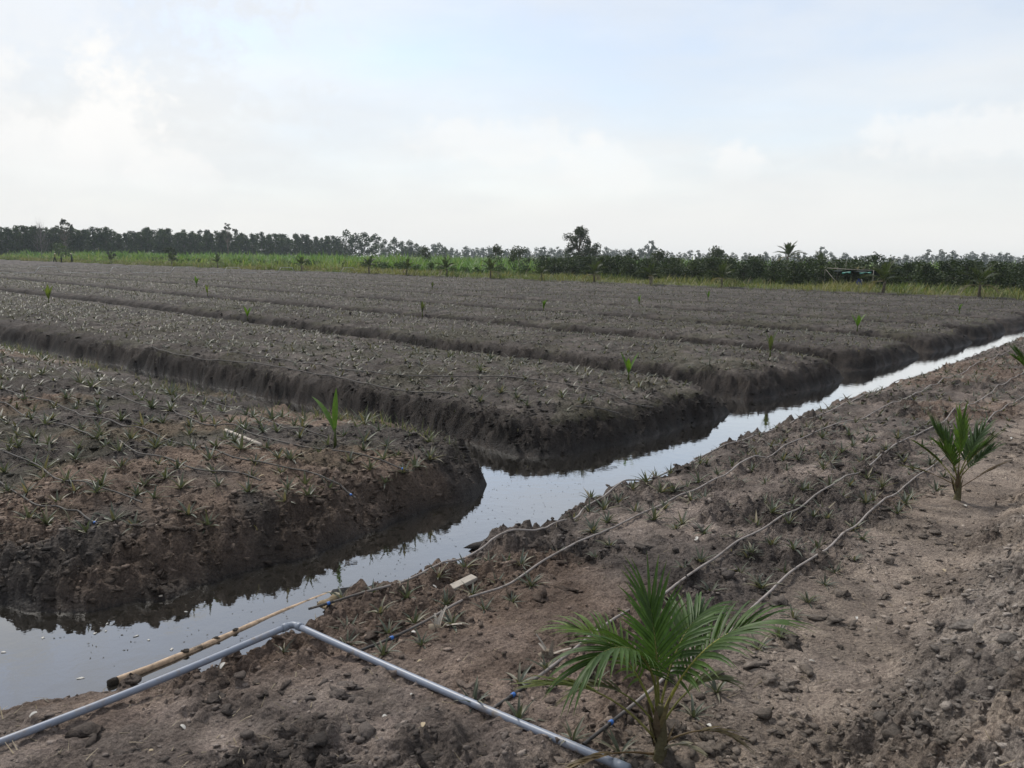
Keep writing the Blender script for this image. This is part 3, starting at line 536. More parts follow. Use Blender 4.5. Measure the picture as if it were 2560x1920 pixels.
# ------------------------------------------------------------ soil clods: the crumbly mass is stuff, the largest lie singly
def scatter_clods():
    r = np.random.default_rng(11); Vs = []; Fs = []; Cs = []; off = 0
    var1 = [lump(ICO1[0], 100+k, 1.0) for k in range(8)]; var2 = [lump(ICO2[0], 200+k, .9) for k in range(6)]
    def emit(x, y, s, base, faces, flat=.62, sink=.12, hi=.95):
        nonlocal off
        z, wet, bankf, dr, di, q, p, n, t, kk = terrain(x, y); keep = (z > .02)
        x, y, s, z = x[keep], y[keep], s[keep], z[keep]
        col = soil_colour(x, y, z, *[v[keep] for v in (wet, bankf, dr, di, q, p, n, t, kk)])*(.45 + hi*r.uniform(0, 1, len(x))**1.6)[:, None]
        m = len(x); idx = r.integers(0, len(base), m); B = np.array(base)[idx]; B = np.einsum('mij,mvj->mvi', rotz(r.uniform(0, 6.28, m)), B)
        sc = np.stack([s*r.uniform(.8, 1.3, m), s*r.uniform(.8, 1.3, m), s*flat*r.uniform(.7, 1.3, m)], -1)
        V = B*sc[:, None, :] + np.stack([x, y, z + s*sink], -1)[:, None, :]
        nv = B.shape[1]; Vs.append(V.reshape(-1, 3)); Fs.append((faces[None] + (np.arange(m)*nv)[:, None, None]).reshape(-1, 3) + off); off += m*nv; Cs.append(np.repeat(col, nv, 0))
    # near bank and dike, sizes follow a steep law; thicker in rough patches
    def area(nm, ymin, ymax, hw):
        y = ymin*(ymax/ymin)**r.uniform(0, 1, nm); x = r.uniform(-1, 1, nm)*(y*hw + .6); return x, y
    x, y = area(27000, 2.3, 13, .72); p, q = PQ(x, y); w = sst(fbm(x, y, 1.1, 3, 41), -.14, .12)*.85 + .15 + .5*(q > -1.3); k = r.uniform(0, 1, len(x)) < w; x, y = x[k], y[k]
    emit(x, y, .0070 + .016*r.uniform(0, 1, len(x))**3.0 * (.5 + y/6), var1, ICO1[1] if len(ICO1[0]) == len(var1[0]) else ICO1[1])
    x, y = area(1300, 2.4, 12, .72); k = r.uniform(0, 1, len(x)) < sst(fbm(x, y, 1.1, 3, 41), -.10, .12)*.9 + .1; x, y = x[k], y[k]
    emit(x, y, .014 + .024*r.uniform(0, 1, len(x))**2.5, var2, ICO2[1], hi=.35)
    for xa, xb, ya, yb, mm in ((-5.2, .2, 5.9, 10.6, 5200), (-3, 4.6, 11, 16, 2600)):
        x = r.uniform(xa, xb, mm); y = r.uniform(ya, yb, mm); T = terrain(x, y); k = (T[4] > .03) & (T[4] < .85); x, y = x[k], y[k]; emit(x, y, .012 + .034*r.uniform(0, 1, len(x))**2.6, var1, ICO1[1])
    x, y = area(5200, 9, 34, .68); emit(x, y, (.012 + .03*r.uniform(0, 1, len(x))**2.5)*(.6 + y/30), var1, ICO1[1])
    me = mesh('soil_crumbs', np.vstack(Vs), [np.vstack(Fs)], M['clod'], np.vstack(Cs), False)
    tag(obj('soil_crumbs', me), 'loose brown soil crumbs and small clods over the bank and beds', 'soil', kind='stuff')
scatter_clods()
ORD = 'first second third fourth fifth sixth seventh eighth ninth tenth eleventh twelfth thirteenth fourteenth fifteenth sixteenth seventeenth eighteenth nineteenth twentieth twenty-first twenty-second twenty-third twenty-fourth twenty-fifth'.split()
def big_clods():
    r = np.random.default_rng(12); clods = {}
    for i, (x, y) in enumerate(DATA['clod_big']):
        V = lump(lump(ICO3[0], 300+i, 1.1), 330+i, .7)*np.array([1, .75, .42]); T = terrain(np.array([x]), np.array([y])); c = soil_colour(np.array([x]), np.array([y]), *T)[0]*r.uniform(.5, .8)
        col = c*(.85 + .7*fbm(V[:, 0]*3, V[:, 1]*3+V[:, 2], 1, 3, i)[:, None]); s = r.uniform(.032, .062); p, q = PQ(x, y); z0 = 'before the pipe' if p < 3 else 'at the dike toe' if q > -1.9 else 'on the planted bank'
        o = obj('soil_clod', mesh('soil_clod', V, [ICO3[1]], M['clod'], col, False), None, (x, y, T[0][0] + s*.02), (0, 0, r.uniform(0, 6.28)), s)
        clods.setdefault(z0, []).append((x/y, o))
    for z0, lst in clods.items():
        for i, (_, o) in enumerate(sorted(lst, key=lambda v: v[0])):
            tag(o, {'before the pipe': '%s from left of the soil clods on bare ground before the grey pipe', 'at the dike toe': '%s from left of the soil clods at the toe of the dike', 'on the planted bank': '%s from left of the dark soil clods among the hoses on the near bank'}[z0] % ORD[i], 'soil clod', 'large soil clods ' + z0)
big_clods()

# ------------------------------------------------------------ irrigation: grey pvc pipe, hoses
def pvc_pipe():
    a, b, c = [np.array([x, y, 0]) for x, y in DATA['pvc']]; root = obj('irrigation_pipe', None, loc=(b[0], b[1], .0)); R = .021
    A = np.array([a[0], a[1], max(H(a[0], a[1]), .2)+.035]); B = np.array([b[0], b[1], .385]); D = np.array([c[0], c[1], H(c[0], c[1])+.03]); o = np.array([b[0], b[1], 0])
    def seg(P, Q, r, k=14, n=24, sag=0):
        u = np.linspace(0, 1, n)[:, None]; X = P + (Q-P)*u; X[:, 2] += -sag*np.sin(u[:, 0]*math.pi); return X
    d1 = (A-B)/np.linalg.norm(A-B); d2 = (D-B)/np.linalg.norm(D-B)
    m = MB(); m.tube(seg(A, B + d1*.045, R, sag=.018)-o, R, 14); obj('pipe_run', m.mesh('pipe_run', M['pvc'], True), root)
    m = MB(); m.tube(seg(B + d2*.045, D, R, sag=.01)-o, R, 14); obj('pipe_run', m.mesh('pipe_run', M['pvc'], True), root)
    u = np.linspace(0, 1, 9)[:, None]; S1 = B + d1*.085; S2 = B + d2*.085; E1 = B + d1*.035; E2 = B + d2*.035; X = np.vstack([S1, B+d1*.0455, B+d1*.044, E1, .25*E1+.5*B+.25*E2, E2, B+d2*.044, B+d2*.0455, S2])
    m = MB(); m.tube(X-o, np.where((np.arange(9) < 2) | (np.arange(9) > 6), .0262, .0232), 14); obj('elbow', m.mesh('elbow', M['pvc_d'], True), root)
    m = MB(); m.tube(np.array([D-d2*.06, D+d2*.02])-o, .0245, 14); obj('end_coupling', m.mesh('end_coupling', M['pvc_d'], True), root)
    tag(root, 'grey plastic water pipe with an elbow lying along and across the near bank', 'pipe')
pvc_pipe()
def hose(pts, label, grp, r=.0105, blue=(), pale=True, lift=.004, bury=.012, seed=1, end_blue=False):
    P = catmull(pts, .06); z = HA(P[:, 0], P[:, 1]); zp = np.pad(z, 3, 'edge'); zm = np.max([zp[j:j+len(z)] for j in range(0, 7)], axis=0); k = np.ones(7)/7; z = np.maximum(np.convolve(np.pad(.85*zm+.15*z, 3, 'edge'), k, 'valid'), .02)
    z = z + r + lift + fbm(P[:, 0], P[:, 1], .8, 2, seed)*bury*2; P3 = np.column_stack([P, z]); o = P3[0].copy(); root = obj('drip_hose', None, loc=o)
    L = np.concatenate([[0], np.cumsum(np.linalg.norm(np.diff(P3, axis=0), axis=1))]); tone = np.array([.31, .275, .25]) if pale else np.array([.085, .077, .070])
    c = np.repeat(tone[None]*(.85 + .5*fbm(L*2, L*0, 1, 3, seed)[:, None]), 8, 0)
    if blue: dark = np.repeat(sst(L, blue[0]+.02, blue[0]+.5), 8)[:, None]; c = np.array([.05, .047, .045])*(1-dark) + c*dark
    m = MB(); m.tube(P3-o, r, 8, None, False); me = m.mesh('tube', M['hose'], True)
    at = me.attributes['Col']; cc = np.ones((len(me.vertices), 4), np.float32); cc[:, :3] = c; at.data.foreach_set('color', cc.ravel()); obj('tube', me, root)
    for b in list(blue) + ([L[-1]-.02] if end_blue else []):
        i = int(np.argmin(abs(L-b))); i = min(max(i, 1), len(L)-2); d = P3[i+1]-P3[i-1]; d /= np.linalg.norm(d)
        m = MB(); m.tube(np.array([P3[i]-d*.011, P3[i]+d*.011])-o, r*1.4, 10); obj('blue_connector', m.mesh('blue_connector', M['blue'], True), root)
        m = MB(); m.tube(np.array([P3[i]-d*.035, P3[i]+d*.035])-o, r*1.15, 8); obj('connector_sleeve', m.mesh('connector_sleeve', M['black'], True), root)
    return tag(root, label, 'hose', grp)
for i, pts in enumerate(DATA['hose_right']):
    L0 = [.16, .24, .20, .24][i]
    hose(pts, ['pale dusty hose nearest the canal edge, joining the pipe at its elbow', 'second hose from the canal on the near bank, through the pineapples', 'third hose from the canal, passing just behind the big coconut palm', 'hose farthest from the canal, between big coconut palm and bare path'][i], 'hoses on the near bank', .0092, (L0,), True, .004, .010, 20+i)
for i, pts in enumerate(DATA['hose_left']):
    nm = ['front left hose on the nearest bed, ending in a blue cap', 'second hose from the front on the nearest bed', 'hose beside the bare reddish patch at the left edge of the nearest bed', 'long dark hose across the nearest bed, dropping over its tip to the canal', 'short hose in the middle of the nearest bed', 'hose running past the pale stick on the nearest bed', 'hose nearest the ditch at the back of the nearest bed, ending at the sprouting coconut'][i]
    hose(pts, nm, 'hoses on the nearest bed', .0088, (), False, .004, .012, 40+i, i in (0, 3, 5))
for i, pts in enumerate(DATA['hose_mid']):
    hose(pts, ['front hose along the bank edge of the second bed', 'middle hose on the second bed', 'hose near the tip of the second bed', 'hose end hanging over the tip of the second bed'][i], 'hoses on the second bed', .0105, (), False, .003, .014, 60+i)

# ------------------------------------------------------------ pineapples
GREY_G = np.array([.086, .097, .072]); DRY = np.array([.22, .19, .135])
def pine_leaf_params(r, nl, size):
    az = np.arange(nl)*2.399 + r.uniform(-.35, .35, nl); v = np.arange(nl)/nl
    el = np.radians(18 + 62*v + r.uniform(-10, 10, nl)); ln = size*(1.0 - .25*abs(v-.45))*r.uniform(.75, 1.15, nl)
    curl = np.radians(r.uniform(10, 60, nl)*(1-.5*v)); return az, el, ln, curl
def pine_mesh(seed, nl, size, w=.026, dryness=.25):
    r = np.random.default_rng(seed); az, el, ln, curl = pine_leaf_params(r, nl, size); dry = (r.uniform(0, 1, nl) < dryness)*r.uniform(.4, 1, nl)
    c = GREY_G*r.uniform(.75, 1.3, nl)[:, None]; c = c + (DRY-c)*dry[:, None]
    b = np.stack([.012*np.cos(az), .012*np.sin(az), np.full(nl, .0)], -1)
    V, Q, cc = blades(b, az, el, ln, w, curl, 4, .5, None, c); return mesh('pineapple_plant', V, Q, M['pine'], cc, True)
def label_pine(x, y):
    p, q = PQ(x, y); n, t = NT(x, y)
    if q > -5.4:
        if p < 3.05: return ('small pineapple plant on the canal side of the pipe elbow' if q < -4.0 else 'small pineapple plant just in front of the grey pipe', 'pineapples before the pipe')
        far = p > 9
        if q < -4.42: z = ('pineapple plant at the water edge, outside the hose nearest the canal', 'pineapples at the canal edge')
        elif q < -3.82: z = ('pineapple plant between the first and second hoses from the canal', 'pineapples between first and second hose')
        elif q < -2.78: z = ('pineapple plant between the second and third hoses from the canal', 'pineapples between second and third hose')
        elif q < -2.14: z = ('pineapple plant between the third and fourth hoses from the canal', 'pineapples between third and fourth hose')
        else: z = ('pineapple plant on the path side of the outermost hose', 'pineapples beside the path')
        return (z[0] + (' behind the second palm' if far else ''), z[1] + (' far' if far else ' near'))
    k = int(np.clip(np.searchsorted([7.6, 14.4, 20.7, 27.5], n), 0, 4))
    nm = ['nearest bed', 'second bed', 'third bed', 'fourth bed', 'far beds'][k]
    if k == 0:
        if t > 15: return ('grey green pineapple plant on the far left part of the nearest bed', 'pineapples far left on the nearest bed')
        if n < 3.2: return ('grey green pineapple plant near the canal edge of the nearest bed', 'pineapples at front of the nearest bed')
        if n > 5.6: return ('grey green pineapple plant near the back ditch of the nearest bed', 'pineapples at back of the nearest bed')
        return ('grey green pineapple plant in the middle of the nearest bed', 'pineapples in the middle of the nearest bed')
    return ('grey green pineapple plant on the ' + nm + ' beyond the first ditch', 'pineapples on the ' + nm)
def pineapples():
    r = np.random.default_rng(21); pts = []                    # x, y, size, wanted
    for x, y in DATA['pine_near']: pts.append((x, y, r.uniform(.11, .17), 2))
    for x, y in DATA['pine_mid']: pts.append((x, y, r.uniform(.16, .22), 1))
    for x, y in DATA['pine_isl']: pts.append((x, y, r.uniform(.17, .24), 1))
    listed = np.array([(a, b) for a, b, c, d in pts])
    def fill(X, Y, size, mind):
        for x, y, s in zip(X, Y, size):
            if np.min((listed[:, 0]-x)**2 + (listed[:, 1]-y)**2) > mind**2: pts.append((x, y, s, 0))
    # right bank rows beyond the listed ones
    for q0 in np.arange(-4.72, -1.95, .30):
        p = np.arange(6.5, 60, .34) + r.uniform(-.1, .1, len(np.arange(6.5, 60, .34))); q = q0 + r.normal(0, .05, len(p)); k = (r.uniform(0, 1, len(p)) < .8); x, y = XY(p[k], q[k]); fill(x, y, r.uniform(.13, .20, len(x)), .28)
    # beds
    for k in range(0, 9):
        for n0 in np.arange(DITCH_N[k] + 1.05, DITCH_N[k+1] - .9, .34 if k else .40):
            dens = .27 + .05*k if k else .34
            t = np.arange(5, 150, dens); t = t + r.uniform(-.16, .16, len(t)); n = n0 + r.normal(0, .10, len(t)) + (ditch_c(k, t)-DITCH_N[k])*.6
            x, y = XYn(n, t); dd = np.hypot(x, y); kp = (r.uniform(0, 1, len(t)) < (.80 if k == 0 else .92)*np.clip(1.5 - dd/110, .45, 1)) & (abs(x) < .70*y + .8) & (y < 150)
            x, y = x[kp], y[kp]; z, wet, bankf, dr, di, q, p, nn, tt, kk = terrain(x, y); ok = (di > .55) & (z > .3)
            sz = (r.uniform(.10, .20, len(x)) if k else r.uniform(.14, .22, len(x)))*np.where(r.uniform(0, 1, len(x)) < .08, 1.35, 1)*(1 + np.clip(np.hypot(x, y)/260, 0, .25))
            fill(x[ok], y[ok], sz[ok], .26)
    A = np.array(pts); z, wet, bankf, dr, di, q, p, n, t, kk = terrain(A[:, 0], A[:, 1]); ok = z > .05; A = A[ok]; z = z[ok]
    dist = np.hypot(A[:, 0], A[:, 1]); appear = A[:, 2]/dist + A[:, 3]; vis = abs(A[:, 0]) < .63*A[:, 1]; order = np.argsort(-(appear*vis)); ind = order[:300]; rest = order[300:]
    variants = [pine_mesh(500+k, int(8 + k % 5), 1.0, .15, .22 + .05*(k % 3)) for k in range(10)]
    leafm = []
    for k in range(6):
        rr = np.random.default_rng(600+k); c = GREY_G*rr.uniform(.8, 1.25) if k < 4 else GREY_G*.4 + DRY*.6
        V, Q, cc = blades([(0, 0, 0)], 0, 0, 1.0, .16, math.radians([15, 35, 55, 25, 60, 40][k]), 5, .5, None, [c]); leafm.append(mesh('leaf', V, Q, M['pine'], cc, True))
    for j, i in enumerate(ind):
        x, y, s, want = A[i]; lab, grp = label_pine(x, y)
        if want == 2:
            root = obj('pineapple_plant', None, loc=(x, y, z[i]-.006)); nl = r.integers(9, 14); az, el, ln, curl = pine_leaf_params(r, nl, s)
            for m in range(nl):
                lf = obj('leaf', leafm[r.integers(0, 4) if r.uniform() < .78 else r.integers(4, 6)], root, (.01*math.cos(az[m]), .01*math.sin(az[m]), 0), None, float(ln[m]))
                lf.rotation_euler = (Matrix.Rotation(az[m], 3, 'Z') @ Matrix.Rotation(-(el[m]), 3, 'Y')).to_euler()
        else:
            root = obj('pineapple_plant', variants[r.integers(0, 10)], None, (x, y, z[i]-.006), (r.normal(0, .08), r.normal(0, .08), r.uniform(0, 6.28)), float(s))
        tag(root, lab, 'pineapple plant', grp)
    # the many that follow behind: one mass
    B = A[rest]; zb = z[rest]; d = dist[rest]; Vs = []; Qs = []; Cs = []; off = 0
    for lo, hi, nl, S in ((0, 22, 9, 3), (22, 45, 7, 2), (45, 400, 6, 2)):
        k = (d >= lo) & (d < hi); b = B[k]; m = len(b)
        if not m: continue
        az = r.uniform(0, 6.28, (m, 1)) + np.arange(nl)[None]*2.399; v = np.arange(nl)/nl
        el = np.radians(12 + 48*v + r.uniform(-12, 12, (m, nl))); ln = b[:, 2:3]*r.uniform(.55, 1.25, (m, nl)); dry = (r.uniform(0, 1, (m, nl)) < .5)*r.uniform(.2, 1, (m, nl))
        c = (GREY_G*.7+np.array([.10, .09, .075])*.3)*r.uniform(.6, 1.2, (m, nl))[..., None]; c = c + (DRY*.72-c)*dry[..., None]
        base = np.repeat(np.column_stack([b[:, 0], b[:, 1], zb[k]-.008]), nl, 0)
        wd = .025*(1 + np.clip(d[k]/55, 0, 1.4)); wd = np.repeat(wd, nl)
        V, Q, cc = blades(base, az.ravel(), el.ravel(), ln.ravel(), wd, np.radians(r.uniform(10, 70, m*nl)), S, 0, None, c.reshape(-1, 3)); Vs.append(V); Qs.append(Q+off); Cs.append(cc); off += len(V)
    me = mesh('pineapple_rows', np.vstack(Vs), [np.vstack(Qs)], M['pine'], np.vstack(Cs), False); tag(obj('pineapple_rows', me), 'dense rows of dull grey pineapple plants on the farther beds', 'pineapple plants', kind='stuff')
    print('pine', len(A), len(me.polygons)*2)
pineapples()

# ------------------------------------------------------------ coconut palms on the near bank
def D2(a): return math.radians(a)
def near_palms():
    x, y = DATA['palm'][0]; G = (.048, .092, .021); YG = (.085, .135, .03)
    W = D2(180); Ea = 0.0; No = D2(90); So = D2(-90)
    fr = [
     dict(base=(-.01, .0, .26), az=D2(212), el=D2(87), length=.68, droop=D2(140), nl=50, lmax=.33, lw=.021, start=.30, spread=(80, 16), sag=2.4, rr=.0085, col=G, seed=1, lift=.10),
     dict(base=(.0, .02, .28), az=D2(110), el=D2(84), length=.48, droop=D2(26), nl=32, lmax=.33, lw=.020, start=.30, spread=(58, 10), sag=1.3, rr=.008, col=G, seed=2, lift=.1),
     dict(base=(.015, .0, .24), az=D2(4), el=D2(70), length=.66, droop=D2(68), nl=42, lmax=.36, lw=.021, start=.28, spread=(78, 14), sag=2.2, rr=.0085, col=(.055, .10, .025), rcol=(.30, .29, .07), seed=3, lift=.12),
     dict(base=(-.015, .02, .24), az=D2(150), el=D2(66), length=.56, droop=D2(85), nl=36, lmax=.30, lw=.019, start=.30, spread=(72, 14), sag=2.2, rr=.0075, col=YG, rcol=(.28, .28, .07), seed=4),
     dict(base=(.01, .02, .26), az=D2(48), el=D2(74), length=.56, droop=D2(85), nl=36, lmax=.31, lw=.020, start=.30, spread=(74, 14), sag=2.2, rr=.0075, col=G, seed=5),
     dict(base=(-.02, -.01, .14), az=D2(186), el=D2(50), length=.60, droop=D2(58), nl=18, lmax=.24, lw=.022, start=.58, spread=(15, 5), sag=.5, rr=.007, col=(.095, .115, .03), rcol=(.30, .27, .10), seed=6, lift=.02),
     dict(base=(.02, .0, .20), az=D2(25), el=D2(55), length=.42, droop=D2(95), nl=14, lmax=.22, lw=.024, start=.45, spread=(22, 6), sag=1.2, rr=.006, col=(.085, .10, .035), seed=7, lift=.05),
     dict(base=(-.02, .02, .20), az=D2(165), el=D2(50), length=.42, droop=D2(100), nl=14, lmax=.20, lw=.024, start=.45, spread=(26, 8), sag=1.2, rr=.006, col=(.10, .10, .04), seed=8, lift=.05),
     dict(base=(-.02, -.02, .06), az=D2(200), el=D2(18), length=.40, droop=D2(40), nl=8, lmax=.16, lw=.022, start=.5, spread=(10, 5), sag=.6, rr=.006, col=(.13, .095, .05), rcol=(.16, .11, .06), seed=9, lift=0),
     dict(base=(.02, .0, .10), az=D2(-4), el=D2(34), length=.36, droop=D2(75), nl=8, lmax=.18, lw=.022, start=.5, spread=(12, 5), sag=.6, rr=.006, col=(.14, .11, .06), rcol=(.18, .13, .07), seed=10, lift=0),
     dict(base=(.015, -.015, .07), az=D2(-30), el=D2(50), length=.20, droop=D2(90), nl=4, lmax=.10, lw=.03, start=.4, spread=(14, 5), sag=.6, rr=.006, col=(.26, .24, .18), rcol=(.26, .24, .18), seed=11, lift=0)]
    p = palm_with_leaflets('coconut_palm', (x, y, H(x, y)-.02), fr, .30, .034, 3)
    tag(p, 'large young coconut palm with feathery fronds in the foreground by the grey pipe', 'coconut palm')
    x, y = DATA['palm'][1]
    fr = [dict(base=(0, 0, .26), az=D2(80), el=D2(88), length=0.55, droop=D2(8), nl=18, lmax=0.29, lw=.030, start=.40, spread=(24, 6), sag=.2, rr=.008, col=(.085, .15, .02), seed=21, lift=0),
     dict(base=(0, 0, .24), az=D2(150), el=D2(70), length=0.53, droop=D2(22), nl=26, lmax=0.32, lw=0.030, start=.38, spread=(36, 8), sag=.5, rr=.008, col=(.045, .085, .022), seed=22),
     dict(base=(0, 0, .24), az=D2(28), el=D2(64), length=0.55, droop=D2(30), nl=28, lmax=0.29, lw=0.027, start=.35, spread=(44, 10), sag=.7, rr=.008, col=(.04, .075, .022), seed=23),
     dict(base=(0, 0, .24), az=D2(-40), el=D2(70), length=0.47, droop=D2(35), nl=24, lmax=0.26, lw=0.027, start=.38, spread=(40, 10), sag=.7, rr=.008, col=(.04, .075, .02), seed=24),
     dict(base=(0, 0, .20), az=D2(186), el=D2(48), length=0.51, droop=D2(16), nl=14, lmax=0.26, lw=0.044, start=.5, spread=(12, 4), sag=.2, rr=.007, col=(.075, .13, .02), rcol=(.30, .30, .12), seed=25, lift=0),
     dict(base=(0, 0, .22), az=D2(8), el=D2(52), length=0.46, droop=D2(32), nl=24, lmax=0.24, lw=0.025, start=.35, spread=(50, 10), sag=.9, rr=.007, col=(.045, .08, .024), seed=26),
     dict(base=(0, 0, .16), az=D2(176), el=D2(28), length=0.50, droop=D2(20), nl=10, lmax=0.20, lw=0.031, start=.6, spread=(10, 4), sag=.3, rr=.006, col=(.09, .085, .03), rcol=(.15, .11, .05), seed=27, lift=0),
     dict(base=(0, 0, .12), az=D2(4), el=D2(34), length=0.46, droop=D2(8), nl=10, lmax=0.22, lw=0.027, start=.55, spread=(8, 3), sag=.3, rr=.006, col=(.085, .06, .035), rcol=(.12, .08, .05), seed=28, lift=0),
     dict(base=(0, 0, .22), az=D2(110), el=D2(72), length=.50, droop=D2(40), nl=26, lmax=.27, lw=.024, start=.35, spread=(46, 10), sag=1.0, rr=.007, col=(.05, .095, .022), seed=29),
     dict(base=(0, 0, .22), az=D2(205), el=D2(66), length=.48, droop=D2(45), nl=26, lmax=.26, lw=.024, start=.35, spread=(46, 10), sag=1.0, rr=.007, col=(.05, .09, .022), seed=19)]
    p = palm_with_leaflets('coconut_palm', (x, y, H(x, y)-.02), fr, .27, .036, 5); tag(p, 'bushy young coconut palm with upright fronds beside the bare path, right of the hoses', 'coconut palm')
    x, y = DATA['palm'][2]
    fr = [dict(base=(0, 0, .26), az=D2(a), el=D2(e), length=.5, droop=D2(25), nl=22, lmax=.26, lw=.026, start=.35, spread=(30, 8), sag=.5, rr=.008, col=(.05, .10, .02), seed=30+i) for i, (a, e) in enumerate([(80, 85), (170, 66), (20, 62), (-60, 70), (120, 58), (195, 45)])]
    p = palm_with_leaflets('coconut_palm', (x+.12, y, H(x, y)-.02), fr, .22, .034, 6); tag(p, 'young coconut palm cut by the right edge of the picture beside the hoses', 'coconut palm')
near_palms()
def seedlings():
    r = np.random.default_rng(33)
    labs = ['tall coconut sprout with two long green leaves near the tip of the nearest bed', 'bright green coconut sprout near the tip of the second bed', 'green coconut sprout at the back edge of the second bed, left of the middle', 'big yellowish coconut sprout on the third bed near the left edge', 'leaning pale green coconut sprout on the third bed, left of the middle', 'slender coconut sprout just behind the leaning one', 'upright yellow green coconut sprout on the far beds in the middle', 'dark green coconut sprout far in the field, left of the middle', 'pale bent coconut sprout on the fourth bed in the middle', 'bright green coconut sprout on the far beds at the right', 'small coconut sprout far right in the field', 'small coconut sprout near the far grass edge on the right', 'thin green coconut sprout far in the field right of the middle', 'dull coconut sprout with drooping leaves near the tip of the third bed']
    for i, (x, y, h) in enumerate(DATA['seedling']):
        h = h*1.22
        root = obj('coconut_sprout', None, loc=(x, y, H(x, y)-.02)); nl = [2, 3, 4, 5, 3, 3, 4, 3, 3, 4, 4, 4, 3, 3][i]; far = 1 + min(.8, math.hypot(x, y)/80)
        m = MB(); m.tube([(0, 0, -.03), (0, 0, h*.18), (.005, 0, h*.32)], [.02*far, .014*far, .008*far], 7, (.10, .12, .04)); obj('stem', m.mesh('stem', M['palm'], True), root)
        for k in range(nl):
            if i == 0: az, el, ln, cu = [(2.45, 1.12, h*1.05, .75), (1.4, 1.5, h*.95, .10)][k]
            else: az, el, ln, cu = k*2.4 + r.uniform(-.4, .4), r.uniform(1.15, 1.5), h*r.uniform(.7, 1.0), r.uniform(.1, .5)
            dull = i in (7, 13, 8); c = np.array([.085, .155, .022] if not dull else [.07, .085, .04])*r.uniform(.8, 1.2)
            if i in (3, 4): c = np.array([.15, .19, .04])
            V, Q, cc = blades([(0, 0, h*.22)], az, el, ln*.85, (.064 if i == 0 else .075)*far*(h/.67), cu, 7, .35, lambda u: max(.03, math.sin(min(1, u*1.02)*math.pi)**.75) if u > .02 else .18, [c])
            obj('leaf', mesh('leaf', V, Q, M['palm'], cc, True), root)
        tag(root, labs[i], 'coconut sprout', 'coconut sprouts planted on the beds')
seedlings()

